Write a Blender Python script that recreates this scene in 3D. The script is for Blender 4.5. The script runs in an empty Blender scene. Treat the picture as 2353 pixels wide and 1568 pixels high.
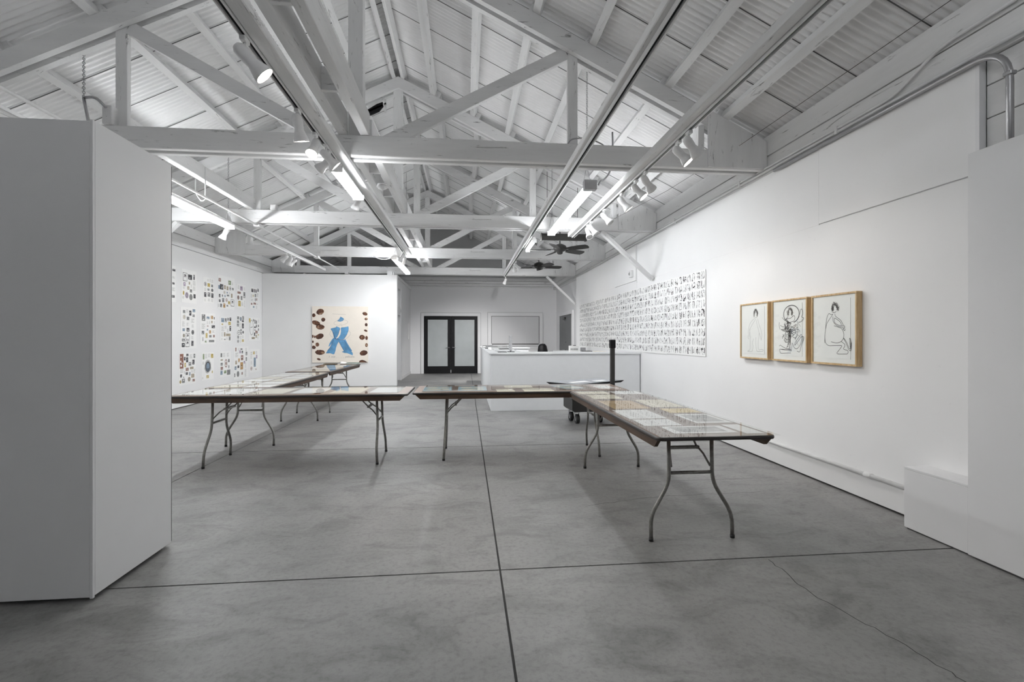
import bpy, bmesh, math, random
from mathutils import Vector, Matrix
sc = bpy.context.scene
PI = math.pi

# ---------------------------------------------------------------- camera
cam = bpy.data.cameras.new('camera')
cam.sensor_fit = 'HORIZONTAL'; cam.sensor_width = 36.0
cam.lens = 36.0 * 1085 / 2353
cam.shift_y = -0.0038
cam.clip_start = 0.05; cam.clip_end = 200
co = bpy.data.objects.new('camera', cam); sc.collection.objects.link(co)
co.location = (0, 0, 1.37)
co.rotation_euler = (PI / 2, 0, -math.atan(106 / 1085))
sc.camera = co
# ---------------------------------------------------------------- world, light levels, exposure
w = bpy.data.worlds.new('world'); sc.world = w; w.use_nodes = True
w.node_tree.nodes['Background'].inputs[0].default_value = (.75, .85, 1, 1)
w.node_tree.nodes['Background'].inputs[1].default_value = 0.3
vs = sc.view_settings
vs.view_transform = 'Standard'; vs.look = 'None'; vs.gamma = 1.0; vs.use_curve_mapping = False
vs.exposure = 0.58
sc.cycles.use_denoising = True
sc.cycles.max_bounces = 12; sc.cycles.diffuse_bounces = 9; sc.cycles.glossy_bounces = 4
sc.cycles.transparent_max_bounces = 16
sc.cycles.sample_clamp_indirect = 6.0
TUBE = 84.0           # radiance of the fluorescent tubes
TUBE_OLD = 40.0       # the tired tubes of the long light over the tables
FILL_UP = 130.0       # added unseen fill light, facing up above the camera
SPOT = 17.0           # watts of one track spotlight
BULB = 40.0           # radiance of a lit spotlight face

# ---------------------------------------------------------------- materials
def rgb(h):
    h = h.lstrip('#'); c = [int(h[i:i + 2], 16) / 255 for i in (0, 2, 4)]
    return tuple(x / 12.92 if x <= .04045 else ((x + .055) / 1.055) ** 2.4 for x in c) + (1,)
def nd(t, typ, **kw):
    n = t.nodes.new(typ)
    for k, v in kw.items(): setattr(n, k, v)
    return n
def base(name, rough=.6, metal=0., spec=.5):
    m = bpy.data.materials.new(name); m.use_nodes = True
    t = m.node_tree; b = t.nodes['Principled BSDF']
    b.inputs['Roughness'].default_value = rough; b.inputs['Metallic'].default_value = metal
    b.inputs['Specular IOR Level'].default_value = spec
    return m, t, b
def noise(t, scale, detail=4, rough=.55, stretch=(1, 1, 1), dist=0.):
    tc = nd(t, 'ShaderNodeTexCoord'); mp = nd(t, 'ShaderNodeMapping'); mp.inputs['Scale'].default_value = stretch
    n = nd(t, 'ShaderNodeTexNoise'); n.inputs['Scale'].default_value = scale; n.inputs['Detail'].default_value = detail
    n.inputs['Roughness'].default_value = rough; n.inputs['Distortion'].default_value = dist
    t.links.new(tc.outputs['Object'], mp.inputs[0]); t.links.new(mp.outputs[0], n.inputs['Vector'])
    return n.outputs['Fac']
def ramp(t, fac, stops):
    r = nd(t, 'ShaderNodeValToRGB'); e = r.color_ramp.elements
    while len(e) < len(stops): e.new(.5)
    for x, (p, c) in zip(e, stops): x.position = p; x.color = c
    t.links.new(fac, r.inputs[0]); return r.outputs[0]
def mul(t, a, b):
    m = nd(t, 'ShaderNodeMix', data_type='RGBA', blend_type='MULTIPLY'); m.inputs[0].default_value = 1
    t.links.new(a, m.inputs[6]); t.links.new(b, m.inputs[7]); return m.outputs[2]
def bump(t, b, h, strength=.2, dist=.01):
    n = nd(t, 'ShaderNodeBump'); n.inputs['Strength'].default_value = strength; n.inputs['Distance'].default_value = dist
    t.links.new(h, n.inputs['Height']); t.links.new(n.outputs[0], b.inputs['Normal'])
def g(v, a=None): return (v, v, v, 1)
def plain(name, col, rough=.6, metal=0., spec=.5, var=.06, scale=9.):
    m, t, b = base(name, rough, metal, spec)
    c = rgb(col) if isinstance(col, str) else col
    lo = tuple(x * (1 - var) for x in c[:3]) + (1,); hi = tuple(min(1, x * (1 + var)) for x in c[:3]) + (1,)
    t.links.new(ramp(t, noise(t, scale), [(.3, lo), (.7, hi)]), b.inputs['Base Color'])
    return m
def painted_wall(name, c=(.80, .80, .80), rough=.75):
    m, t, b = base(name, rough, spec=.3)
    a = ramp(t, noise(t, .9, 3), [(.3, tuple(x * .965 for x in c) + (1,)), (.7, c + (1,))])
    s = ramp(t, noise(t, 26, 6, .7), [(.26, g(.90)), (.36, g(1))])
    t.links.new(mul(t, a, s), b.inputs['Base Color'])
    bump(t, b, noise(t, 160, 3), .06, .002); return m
def painted_wood(name, c=(.80, .80, .80), stretch=(1, 1, 1), scuff=.415):
    m, t, b = base(name, .62, spec=.35)
    a = ramp(t, noise(t, 2.2, 5, .6, stretch), [(.3, tuple(x * .84 for x in c) + (1,)), (.7, c + (1,))])
    s = ramp(t, noise(t, 10, 9, .74, stretch, .8), [(scuff - .08, g(.38)), (scuff - .015, g(1))])
    t.links.new(mul(t, a, s), b.inputs['Base Color'])
    bump(t, b, noise(t, 30, 6, .6, stretch), .35, .004); return m
M = {}
M['wall'] = painted_wall('white_wall_paint', (.85, .85, .85))
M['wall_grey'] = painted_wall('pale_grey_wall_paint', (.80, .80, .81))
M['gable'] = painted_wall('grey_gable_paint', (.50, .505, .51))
M['panel'] = painted_wall('white_panel_paint', (.80, .80, .805), .65)
M['wood_x'] = painted_wood('painted_timber_across', stretch=(.25, 2, 2))
M['wood_y'] = painted_wood('painted_timber_along', stretch=(2, .25, 2))
M['wood_z'] = painted_wood('painted_timber_upright', stretch=(2, 2, .3))
M['plank'] = painted_wood('painted_planks', (.74, .74, .74), (2, .3, 1.5), .37)
M['trim'] = plain('white_trim_paint', (.74, .74, .745, 1), .5)
M['white_metal'] = plain('white_enamel', (.78, .78, .78, 1), .4)
M['galv'] = plain('galvanised_steel', (.42, .42, .43, 1), .38, .85)
def corrugated():
    m, t, b = base('painted_corrugated_steel', .55, spec=.4)
    a = ramp(t, noise(t, 1.6, 5, .6), [(.3, g(.74)), (.7, g(.84))])
    s = ramp(t, noise(t, 14, 8, .7, (.4, 2, 1)), [(.27, g(.72)), (.36, g(1))])
    t.links.new(mul(t, a, s), b.inputs['Base Color']); return m
M['roof'] = corrugated()
def concrete():
    m, t, b = base('polished_concrete', .5, spec=.5)
    a = ramp(t, noise(t, .5, 7, .62, (1, 1, 1), .5), [(.30, (.200, .200, .197, 1)), (.5, (.282, .278, .272, 1)), (.70, (.365, .358, .348, 1))])
    s = ramp(t, noise(t, 2.2, 8, .68, (1, 1.7, 1), 1.0), [(.33, g(.68)), (.52, g(1)), (.75, g(1.0))])
    f = ramp(t, noise(t, 34, 7, .75), [(.32, g(.72)), (.52, g(1))])
    t.links.new(mul(t, mul(t, a, s), f), b.inputs['Base Color'])
    r = nd(t, 'ShaderNodeMapRange'); r.inputs[3].default_value = .36; r.inputs[4].default_value = .62
    t.links.new(noise(t, 1.8, 5, .6), r.inputs[0]); t.links.new(r.outputs[0], b.inputs['Roughness'])
    bump(t, b, noise(t, 40, 5), .05, .003); return m
M['concrete'] = concrete()
M['joint'] = plain('dark_joint_filler', (.085, .085, .085, 1), .9)
def wood(name, a, b_, stretch, rough=.5):
    m, t, b = base(name, rough)
    t.links.new(ramp(t, noise(t, 5, 7, .6, stretch, .6), [(.3, rgb(a)), (.7, rgb(b_))]), b.inputs['Base Color']); return m
M['oak'] = wood('pale_oak', '#b3905f', '#d8bf96', (7, 7, .9))
M['apron'] = wood('brown_plywood_rail', '#33231a', '#56402c', (.6, 9, 9))
M['hardboard'] = plain('brown_hardboard', '#7d6656', .42, var=.12, scale=30)
M['rubber'] = plain('black_rubber', (.016, .016, .017, 1), .55)
M['edge'] = plain('dark_edge_moulding', (.035, .03, .028, 1), .38, var=.3)
M['leg'] = plain('worn_steel_tube', (.27, .265, .25, 1), .42, .75, var=.2, scale=40)
M['black'] = plain('black_paint', (.007, .007, .008, 1), .5, spec=.2)
M['black_metal'] = plain('black_fan_metal', (.02, .019, .018, 1), .45)
M['dark_steel'] = plain('dark_heater_steel', (.055, .055, .052, 1), .35, .5)
M['chrome'] = plain('chrome', (.6, .6, .62, 1), .2, 1.)
M['paper'] = plain('white_paper', (.88, .88, .87, 1), .7, var=.015)
M['cream'] = plain('cream_paper', '#e6dfca', .7, var=.04, scale=4)
M['tan'] = plain('tan_paper', '#c9ad84', .7, var=.08, scale=4)
M['yellow_paper'] = plain('yellow_paper', '#e0c98c', .7, var=.08)
M['pink_paper'] = plain('pinkish_paper', '#cfb4ad', .7, var=.1, scale=5)
M['grey_print'] = plain('grey_photographic_print', (.42, .42, .41, 1), .6, var=.35, scale=12)
M['blue_print'] = plain('pale_blue_print', '#a9c3cf', .6, var=.1)
M['cream_print'] = plain('cream_print', '#e3ddcb', .6, var=.04)
M['canvas'] = plain('cream_canvas', '#f1e9de', .8, var=.015)
M['blue_paint'] = plain('blue_paint', '#5f97c2', .6, var=.28, scale=6)
M['deep_blue'] = plain('deep_blue_paint', '#2f4f7c', .6, var=.2)
def blotch():
    m, t, b = base('brown_blot_paint', .55)
    t.links.new(ramp(t, noise(t, 9, 5, .6, dist=.5), [(.30, rgb('#c7a98c')), (.42, rgb('#6b4630')), (.55, rgb('#46291d'))]), b.inputs['Base Color']); return m
M['brown'] = blotch()
M['ink'] = plain('black_ink', (.03, .03, .03, 1), .6)
M['ink_soft'] = plain('grey_ink', (.20, .20, .20, 1), .6)
M['pencil'] = plain('pencil_grey', (.42, .40, .39, 1), .7)
M['grey_door'] = plain('grey_door_paint', (.17, .175, .18, 1), .5)
M['counter'] = plain('white_laminate', (.80, .81, .82, 1), .45, var=.015)
M['silver'] = plain('silver_plastic', (.50, .50, .51, 1), .4)
M['board'] = painted_wall('window_board_paint', (.66, .66, .67))
M['screen'] = plain('grey_blue_screen', (.30, .32, .36, 1), .12, spec=.6, var=.3, scale=3)
M['frosted'] = plain('frosted_glass', (.44, .47, .475, 1), .22, spec=.6, var=.06, scale=2)
M['lamp_glass'] = plain('unlit_lamp_glass', (.5, .5, .5, 1), .25)
def acrylic():
    m = bpy.data.materials.new('clear_acrylic'); m.use_nodes = True; t = m.node_tree
    t.nodes.remove(t.nodes['Principled BSDF']); out = t.nodes['Material Output']
    tr = nd(t, 'ShaderNodeBsdfTransparent'); gl = nd(t, 'ShaderNodeBsdfGlossy'); mx = nd(t, 'ShaderNodeMixShader'); fr = nd(t, 'ShaderNodeFresnel')
    tr.inputs[0].default_value = (.985, .99, .985, 1); gl.inputs['Roughness'].default_value = .012; fr.inputs[0].default_value = 1.45
    ge = nd(t, 'ShaderNodeNewGeometry'); ib = nd(t, 'ShaderNodeMath', operation='SUBTRACT'); ib.inputs[0].default_value = 1; t.links.new(ge.outputs['Backfacing'], ib.inputs[1])
    mm = nd(t, 'ShaderNodeMath', operation='MULTIPLY'); t.links.new(fr.outputs[0], mm.inputs[0]); t.links.new(ib.outputs[0], mm.inputs[1]); t.links.new(mm.outputs[0], mx.inputs[0]); t.links.new(tr.outputs[0], mx.inputs[1]); t.links.new(gl.outputs[0], mx.inputs[2]); t.links.new(mx.outputs[0], out.inputs[0]); return m
M['acrylic'] = acrylic()
def emit(name, col, s):
    m = bpy.data.materials.new(name); m.use_nodes = True; t = m.node_tree; b = t.nodes['Principled BSDF']
    b.inputs['Base Color'].default_value = (.8, .8, .8, 1); b.inputs['Emission Color'].default_value = col; b.inputs['Emission Strength'].default_value = s
    return m
M['tube'] = emit('lit_fluorescent_tube', (.96, .98, 1, 1), TUBE)
M['tube_old'] = emit('dimmer_fluorescent_tube', (.96, .98, 1, 1), TUBE_OLD)
M['fill_tube'] = emit('upward_fill_tube', (.96, .98, 1, 1), FILL_UP)
M['bulb'] = emit('lit_spotlight_bulb', (1, .93, .84, 1), BULB)
STK = {'k': '#47474b', 'g': '#848585', 'l': '#bdbdbb', 'y': '#c2ac62', 'b': '#7f92a4', 'r': '#94736a', 'p': '#ab9bb0', 'n': '#8a9b78', 'o': '#b8925f', 't': '#ab9f8a', 'R': '#8c6152', 'B': '#5d6770', 'K': '#454547'}
for k, v in STK.items(): M['s_' + k] = plain('sticker_ink_' + {'k': 'charcoal', 'g': 'grey', 'l': 'pale_grey', 'y': 'yellow', 'b': 'blue', 'r': 'red', 'p': 'purple', 'n': 'green', 'o': 'orange', 't': 'tan', 'R': 'rust', 'B': 'slate', 'K': 'black'}[k], v, .6, var=.3, scale=60)

# ---------------------------------------------------------------- mesh helpers
class MB:
    def __init__(s): s.v = []; s.f = []; s.m = []; s.s = []
    def add(s, vs, fs, mi=0, sm=False):
        o = len(s.v); s.v += [tuple(v) for v in vs]
        for f in fs: s.f.append(tuple(i + o for i in f)); s.m.append(mi); s.s.append(sm)
        return s
    def box(s, x0, x1, y0, y1, z0, z1, mi=0):
        return s.add([(x0, y0, z0), (x1, y0, z0), (x1, y1, z0), (x0, y1, z0), (x0, y0, z1), (x1, y0, z1), (x1, y1, z1), (x0, y1, z1)],
                     [(3, 2, 1, 0), (4, 5, 6, 7), (0, 1, 5, 4), (1, 2, 6, 5), (2, 3, 7, 6), (3, 0, 4, 7)], mi)
    def bbox(s, x0, x1, y0, y1, z0, z1, b=.004, mi=0):      # box with chamfered edges
        bm = bmesh.new(); bmesh.ops.create_cube(bm, size=1)
        for v in bm.verts: v.co = ((x0 + x1) / 2 + v.co.x * (x1 - x0), (y0 + y1) / 2 + v.co.y * (y1 - y0), (z0 + z1) / 2 + v.co.z * (z1 - z0))
        bmesh.ops.bevel(bm, geom=bm.edges[:], offset=b, segments=1, affect='EDGES')
        bm.verts.index_update(); s.add([v.co for v in bm.verts], [[v.index for v in f.verts] for f in bm.faces], mi); bm.free(); return s
    def bar(s, p, q, w, h, up=(0, 0, 1), mi=0):              # rectangular bar, w across, h along up
        p, q, u = Vector(p), Vector(q), Vector(up); d = (q - p).normalized(); a = d.cross(u).normalized(); u = a.cross(d).normalized()
        c = [(-1, -1), (1, -1), (1, 1), (-1, 1)]
        vs = [e + a * (i * w / 2) + u * (j * h / 2) for e in (p, q) for i, j in c]
        return s.add(vs, [(3, 2, 1, 0), (4, 5, 6, 7), (0, 1, 5, 4), (1, 2, 6, 5), (2, 3, 7, 6), (3, 0, 4, 7)], mi)
    def tube(s, pts, r, n=10, mi=0, caps=True):
        pts = [Vector(p) for p in pts]; k = len(pts); rs = r if isinstance(r, (list, tuple)) else [r] * k
        d0 = (pts[1] - pts[0]).normalized(); a = d0.orthogonal().normalized(); o = len(s.v); vs = []
        for i, p in enumerate(pts):
            d = (pts[min(i + 1, k - 1)] - pts[max(i - 1, 0)]).normalized()
            a = (a - d * a.dot(d)).normalized(); b = d.cross(a)
            vs += [p + (a * math.cos(2 * PI * j / n) + b * math.sin(2 * PI * j / n)) * rs[i] for j in range(n)]
        fs = [(i * n + j, i * n + (j + 1) % n, (i + 1) * n + (j + 1) % n, (i + 1) * n + j) for i in range(k - 1) for j in range(n)]
        s.add(vs, fs, mi, True)
        if caps:
            s.f += [tuple(o + j for j in reversed(range(n))), tuple(o + (k - 1) * n + j for j in range(n))]; s.m += [mi, mi]; s.s += [False, False]
        return s
    def lathe(s, prof, p=(0, 0, 0), d=(0, 0, 1), n=20, mi=0):  # prof: (radius, distance along d)
        d = Vector(d).normalized(); p = Vector(p)
        a = d.orthogonal().normalized(); b = d.cross(a); k = len(prof)
        vs = [p + d * z + (a * math.cos(2 * PI * j / n) + b * math.sin(2 * PI * j / n)) * max(r, 1e-4) for r, z in prof for j in range(n)]
        return s.add(vs, [(i * n + j, i * n + (j + 1) % n, (i + 1) * n + (j + 1) % n, (i + 1) * n + j) for i in range(k - 1) for j in range(n)], mi, True)
    def prism(s, poly, f0, f1, mi=0):                        # poly: list of 2D; f0,f1 map (a,b)->3D for both faces
        n = len(poly); vs = [f0(*p) for p in poly] + [f1(*p) for p in poly]
        return s.add(vs, [tuple(reversed(range(n))), tuple(range(n, 2 * n))] + [(i, (i + 1) % n, n + (i + 1) % n, n + i) for i in range(n)], mi)
    def flat(s, poly, f, mi=0): return s.add([f(*p) for p in poly], [tuple(range(len(poly)))], mi)
    def ribbon(s, pts, w, f, mi=0):                          # a flat stroke of width w
        k = len(pts)
        if k < 2: return s
        vs = []
        for i in range(k):
            a, b = pts[max(i - 1, 0)], pts[min(i + 1, k - 1)]; dx, dy = b[0] - a[0], b[1] - a[1]; l = math.hypot(dx, dy) or 1
            nx, ny = -dy / l * w / 2, dx / l * w / 2
            vs += [f(pts[i][0] + nx, pts[i][1] + ny), f(pts[i][0] - nx, pts[i][1] - ny)]
        return s.add(vs, [(2 * i, 2 * i + 1, 2 * i + 3, 2 * i + 2) for i in range(k - 1)], mi)
    def mesh(s, name, mats):
        me = bpy.data.meshes.new(name); me.from_pydata(s.v, [], s.f)
        for m in (mats if isinstance(mats, (list, tuple)) else [mats]): me.materials.append(m)
        me.polygons.foreach_set('material_index', s.m); me.polygons.foreach_set('use_smooth', s.s)
        me.update(); return me
def link(o):
    sc.collection.objects.link(o); return o
def obj(name, mb, mats, parent=None, loc=None, rot=None, fix=True):
    me = mb.mesh(name, mats) if isinstance(mb, MB) else mb
    if fix and isinstance(mb, MB):
        bm = bmesh.new(); bm.from_mesh(me); bmesh.ops.recalc_face_normals(bm, faces=bm.faces[:]); bm.to_mesh(me); bm.free()
    o = link(bpy.data.objects.new(name, me)); o.parent = parent
    if loc: o.location = loc
    if rot: o.rotation_euler = rot
    return o
def tag(o, label, cat, group=None):
    o['label'] = label; o['category'] = cat
    if group: o['group'] = group
    return o
def thing(name, label, cat, loc=(0, 0, 0), rz=0, group=None):
    o = link(bpy.data.objects.new(name, None)); o.location = loc; o.rotation_euler = (0, 0, rz); o.empty_display_size = .1
    return tag(o, label, cat, group)
def struct(name, mb=None, mats=None, label=None):
    o = obj(name, mb, mats) if mb else link(bpy.data.objects.new(name, None))
    o['kind'] = 'structure'
    if label: o['label'] = label
    return o
def dup(root, loc=None, rz=None, label=None):
    r = root.copy(); link(r)
    if loc: r.location = loc
    if rz is not None: r.rotation_euler = (0, 0, rz)
    if label: r['label'] = label
    for ch in list(root.children):
        c = ch.copy(); link(c); c.parent = r
        for q in list(ch.children):
            e = q.copy(); link(e); e.parent = c
    return r
def smooth_path(pts, r=.04, k=4):                            # round the corners of a polyline
    pts = [Vector(p) for p in pts]; out = [pts[0]]
    for a, b, c in zip(pts, pts[1:], pts[2:]):
        d1, d2 = (a - b), (c - b); q = min(r, d1.length * .45, d2.length * .45); p0 = b + d1.normalized() * q; p1 = b + d2.normalized() * q
        for i in range(k + 1):
            t = i / k; out.append(p0 * (1 - t) ** 2 + b * 2 * t * (1 - t) + p1 * t * t)
    return out + [pts[-1]]

POSTERS = [
 (8.950, 9.572, 2.031, 2.717, "560,606,88,41,k 555,468,87,29,l 544,353,71,37,k 550,243,92,62,l 540,108,87,47,k"),
 (9.746, 10.265, 2.050, 2.706, "121,506,133,157,K 290,520,137,100,k 429,533,47,101,k 267,399,46,56,t 101,361,71,75,p 436,415,94,85,l 333,349,23,67,l 88,291,61,33,l 230,297,68,66,t 441,307,101,78,l 321,248,75,64,g 71,188,49,71,y 180,149,112,125,pe 319,124,116,124,ge 447,150,77,84,k 60,99,49,42,l"),
 (10.506, 10.931, 2.102, 2.647, "86,393,90,89,ke 193,486,46,43,l 279,493,33,65,l 367,481,68,66,l 220,385,100,78,y 354,382,75,58,g 86,282,64,64,le 207,288,79,43,g 360,288,89,72,ke 83,169,84,98,k 227,182,106,90,g 364,172,88,98,k 79,56,45,50,l 226,68,59,47,l 361,67,67,62,l"),
 (11.102, 11.864, 2.016, 2.764, "79,641,101,75,r 527,625,125,97,n 665,614,48,59,l 160,492,147,120,k 65,478,94,82,b 307,498,75,88,t 425,486,85,89,t 550,495,78,89,ke 677,492,80,52,g 289,380,82,68,te 410,382,46,38,b 526,380,47,39,l 625,329,72,99,t 75,285,65,71,k 196,296,44,46,k 311,298,53,46,b 449,320,108,38,g 79,174,72,56,k 229,196,89,95,g 383,208,91,85,re 499,155,94,70,y 657,161,153,150,K 29,66,64,59,le 137,69,87,79,g 278,75,90,95,o 418,80,69,38,g"),
 (11.971, 12.425, 2.083, 2.664, "93,505,76,81,l 238,485,130,106,p 406,489,71,71,l 119,371,169,52,r 76,249,110,105,re 392,335,98,145,g 246,250,87,94,g 139,105,127,130,y 290,103,87,78,le 405,149,26,104,l 405,61,54,41,l"),
 (12.678, 13.268, 2.107, 2.663, "133,471,124,86,k 264,475,59,88,k 352,474,59,79,k 462,507,81,75,k 76,328,76,86,l 181,337,78,60,ye 307,353,79,79,g 438,381,121,89,l 114,220,144,47,l 307,244,79,83,ke 387,258,50,61,r 90,121,76,48,r 268,138,147,52,r 427,134,70,22,l 205,49,78,48,b 377,51,70,66,l"),
 (9.720, 10.253, 1.146, 1.964, "114,724,77,59,g 225,744,68,56,l 324,706,75,100,k 450,760,94,61,b 438,658,77,55,g 119,620,88,82,te 245,596,90,66,g 409,557,100,78,l 97,484,77,98,l 236,480,73,50,l 409,447,70,54,le 100,369,76,55,b 245,371,96,70,k 409,321,94,94,ke 108,255,71,75,te 234,240,118,122,K 397,212,70,60,l 92,167,104,55,g 225,95,129,122,K 397,98,76,105,k 86,69,99,82,k"),
 (10.397, 11.000, 1.222, 1.884, "126,560,133,137,g 300,561,111,54,b 456,576,94,73,o 551,562,35,51,k 125,379,146,105,l 277,459,33,54,l 362,462,34,53,l 456,475,54,54,t 559,474,35,55,l 289,385,59,21,r 511,375,137,66,k 276,306,46,36,b 103,244,95,73,g 379,260,80,65,o 521,269,96,43,l 243,182,71,103,y 392,166,94,51,g 537,170,69,55,r 103,104,25,80,g 208,54,64,42,n 443,62,216,47,g"),
 (11.199, 11.707, 1.272, 1.835, "111,485,125,94,b 245,486,83,88,g 356,513,77,66,g 464,517,79,78,k 95,390,66,34,y 422,418,117,74,y 125,287,148,102,l 249,325,83,57,l 457,298,71,117,k 348,250,77,85,l 91,163,67,95,l 200,161,67,95,t 364,150,209,58,t 77,54,52,45,l 207,46,68,22,g 309,65,46,50,l 429,68,79,90,g"),
 (11.975, 12.403, 1.220, 1.907, "68,616,101,72,g 200,595,95,110,be 322,626,97,91,g 60,522,101,65,g 309,545,97,50,k 55,442,100,68,g 169,472,60,61,l 309,428,97,124,k 170,394,69,40,l 213,323,77,49,g 322,271,79,70,ke 106,265,127,102,Ke 217,246,60,73,g 34,248,58,60,l 68,151,85,69,g 208,143,69,69,l 312,160,61,62,l 64,50,93,81,ke 182,54,60,69,l 309,61,97,62,y"),
 (12.603, 13.268, 1.280, 1.876, "56,517,84,106,y 161,336,209,386,Ke 270,529,58,60,g 354,493,69,96,g 437,478,70,96,g 573,517,72,75,l 353,347,98,39,k 442,377,80,62,g 563,388,51,57,k 354,275,79,22,k 563,289,51,58,k 443,221,139,74,r 329,165,68,87,k 432,112,79,79,t 553,151,61,40,y 257,66,193,52,t 533,67,51,57,l"),
 (9.666, 10.235, 0.430, 1.056, "88,470,119,285,R 187,516,56,68,k 276,584,73,49,k 405,554,98,77,l 521,558,59,85,g 268,490,73,99,k 364,404,86,73,g 486,435,77,98,k 204,390,50,85,y 95,284,119,68,l 271,301,96,62,r 428,319,122,50,t 527,256,59,75,l 445,252,64,40,l 259,219,73,49,k 358,205,45,67,b 187,244,34,49,l 69,186,59,58,k 157,153,22,23,k 463,160,106,78,t 338,100,97,93,te 146,85,98,82,g 48,72,64,65,ye 495,66,82,51,r"),
 (10.443, 10.928, 0.456, 1.040, "82,502,58,115,n 182,512,71,99,l 303,521,93,72,l 417,506,95,90,y 72,369,57,52,le 248,281,262,286,Be 424,157,41,51,y 237,68,92,64,y 54,52,31,35,l"),
 (11.174, 11.671, 0.462, 1.039, "77,500,73,91,g 210,502,105,88,l 377,500,100,81,l 91,390,102,30,t 415,362,70,69,k 285,304,122,192,re 91,294,96,64,g 95,201,103,68,r 415,219,62,78,ke 81,104,95,94,b 247,111,106,68,n 405,92,155,116,g"),
 (11.811, 12.585, 0.353, 1.138, "115,719,58,88,r 270,722,59,61,l 398,720,104,41,g 651,705,81,71,l 329,656,86,70,p 446,648,70,62,k 165,589,150,104,l 665,604,91,92,g 433,509,122,124,r 274,451,76,90,o 659,466,73,92,g 556,391,80,63,p 128,406,83,88,t 412,309,139,180,o 240,299,92,60,k 99,274,91,84,b 624,317,45,126,l 624,175,99,76,l 223,123,126,141,ge 433,123,70,62,r 62,104,41,83,k 614,76,81,83,l"),
 (12.636, 13.247, 0.458, 1.054, "117,450,95,193,l 262,502,97,73,y 410,505,89,66,l 424,395,70,96,p 311,258,117,240,b 117,253,57,86,l 113,103,114,95,re 380,68,49,31,r"),
]
DRAWINGS = [
 ["18,464 -45,435 -92,386 -107,308 -98,280 -119,252 -92,223",
  "36,456 -33,392 -75,344 -80,294 -98,252",
  "-80,344 -69,223 -71,117 -80,99 -122,84 -104,79 -22,83 -13,154 -28,181 -4,234",
  "36,248 30,182 45,120 58,86 114,87 169,96 174,110 136,115 92,104 81,135 81,196 97,251 97,299",
  "47,445 58,390 86,334 97,299 125,251 136,211",
  "69,462 97,389 130,333 150,279 147,251 130,217",
  "13,502 18,474 36,467 58,476 67,507"],
 ["-147,405 -152,367 -132,328",
  "-132,373 -84,353 -66,359",
  "-113,325 -38,302 45,307 133,330 159,312",
  "-142,123 36,125 40,109 -132,123",
  "-142,123 -132,80 31,89",
  "-147,155 -132,168 -103,153 -38,132 18,127",
  "54,190 80,141 116,130 150,155 176,191 193,257 180,281 142,245 89,190 85,163 184,257 218,254 176,161 159,98 120,112",
  "142,396 184,401 218,442 180,443 201,484 189,527 172,522 154,468 133,433",
  "-103,455 -56,415 -38,440",
  "-38,440 27,440 54,458 80,469 89,447 80,411 18,400",
  "-52,289 -42,220 13,226",
  "-75,226 -56,195 9,202",
  "129,391 133,288 89,227",
  "45,350 124,385 54,313 133,348",
  "54,288 124,312 45,251 107,239",
  "-33,139 9,202",
  "-10,463 -33,439",
  "-66,390 -10,314 18,388 -38,320",
  "-56,403 -47,302 36,313"],
 ["-8,479 -1,470 17,467 34,479",
  "-99,195 -100,262 -88,324 -84,385 -69,440 -47,469 -26,449 1,460 -33,422 -77,374 -88,324",
  "20,458 24,439 52,419 86,401 103,374 114,355",
  "93,356 89,374 72,391 17,423 10,404 17,379 52,357 93,350 126,349",
  "-4,435 -4,399 17,368 52,346 99,337 126,336",
  "10,352 52,340 93,329 113,304 123,267 113,230 86,208 52,198 17,199 -24,208",
  "126,349 133,336 126,320 106,329 130,302 136,320",
  "-100,262 -96,212 -77,182 -47,171 24,175 103,176 86,155 38,105 65,100 159,104 169,120 163,135 133,140 113,147 133,172 133,187 93,211",
  "120,243 153,204 172,162 189,141 198,188 192,230 182,246 185,199 189,162",
  "116,240 146,198 169,146 195,126 201,204"],
]
HAIR = [(0.036, 0.525, 0.038, 0.041), (0.018, 0.509, 0.039, 0.042), (0.022, 0.518, 0.039, 0.039)]

# ---------------------------------------------------------------- the shell of the hall
XR, XL, RIDGE = 3.32, -5.50, -1.12          # gallery faces of the side walls, ridge line
YB, YF = 17.9, -3.2                         # far wall, wall behind the camera
def chord_z(x): return 5.71 - .49 * abs(x - RIDGE)          # upper edge of the trusses
TILT = math.atan(.49); PUR = .11            # roof pitch, purlin depth
def roof_z(x): return chord_z(x) + PUR / math.cos(TILT)

# floor: concrete slabs between sawn joints
fl = struct('floor', MB().box(-5.75, 3.6, YF - .2, YB + .2, -.20, -.012), M['joint'])
xs = [-5.72, -2.76, .20, 3.16, 3.56]; ys = [YF, -.35, 2.77, 5.94, 8.87, 12.0, 15.1, YB + .05]; J = .006
for i in range(len(xs) - 1):
    for j in range(len(ys) - 1):
        if i == 3: continue
        x1 = 3.56 if i == 2 else xs[i + 1] - J
        obj('slab', MB().box(xs[i] + J, x1, ys[j] + J, ys[j + 1] - J, -.06, 0), M['concrete'], fl)
random.seed(4)
def crack(pts, w, n, amp):
    out = []
    for a, b in zip(pts, pts[1:]):
        for k in range(n):
            t = k / n; out.append((a[0] + (b[0] - a[0]) * t + random.uniform(-amp, amp), a[1] + (b[1] - a[1]) * t + random.uniform(-amp, amp)))
    return MB().ribbon(out + [pts[-1]], w, lambda x, y: (x, y, .0006))
M['crack'] = plain('hairline_crack', (.055, .055, .053, 1), .9)
obj('crack', crack([(1.86, 2.75), (1.83, 2.35), (1.93, 1.95), (2.0, 1.6)], .005, 9, .012), M['crack'], fl)
obj('crack', crack([(.95, 3.75), (1.35, 3.85), (1.75, 3.92), (2.6, 3.95)], .004, 8, .012), M['crack'], fl)
obj('saw_cut', crack([(1.60, 4.33), (2.97, 4.33)], .005, 2, 0), M['crack'], fl)

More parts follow.
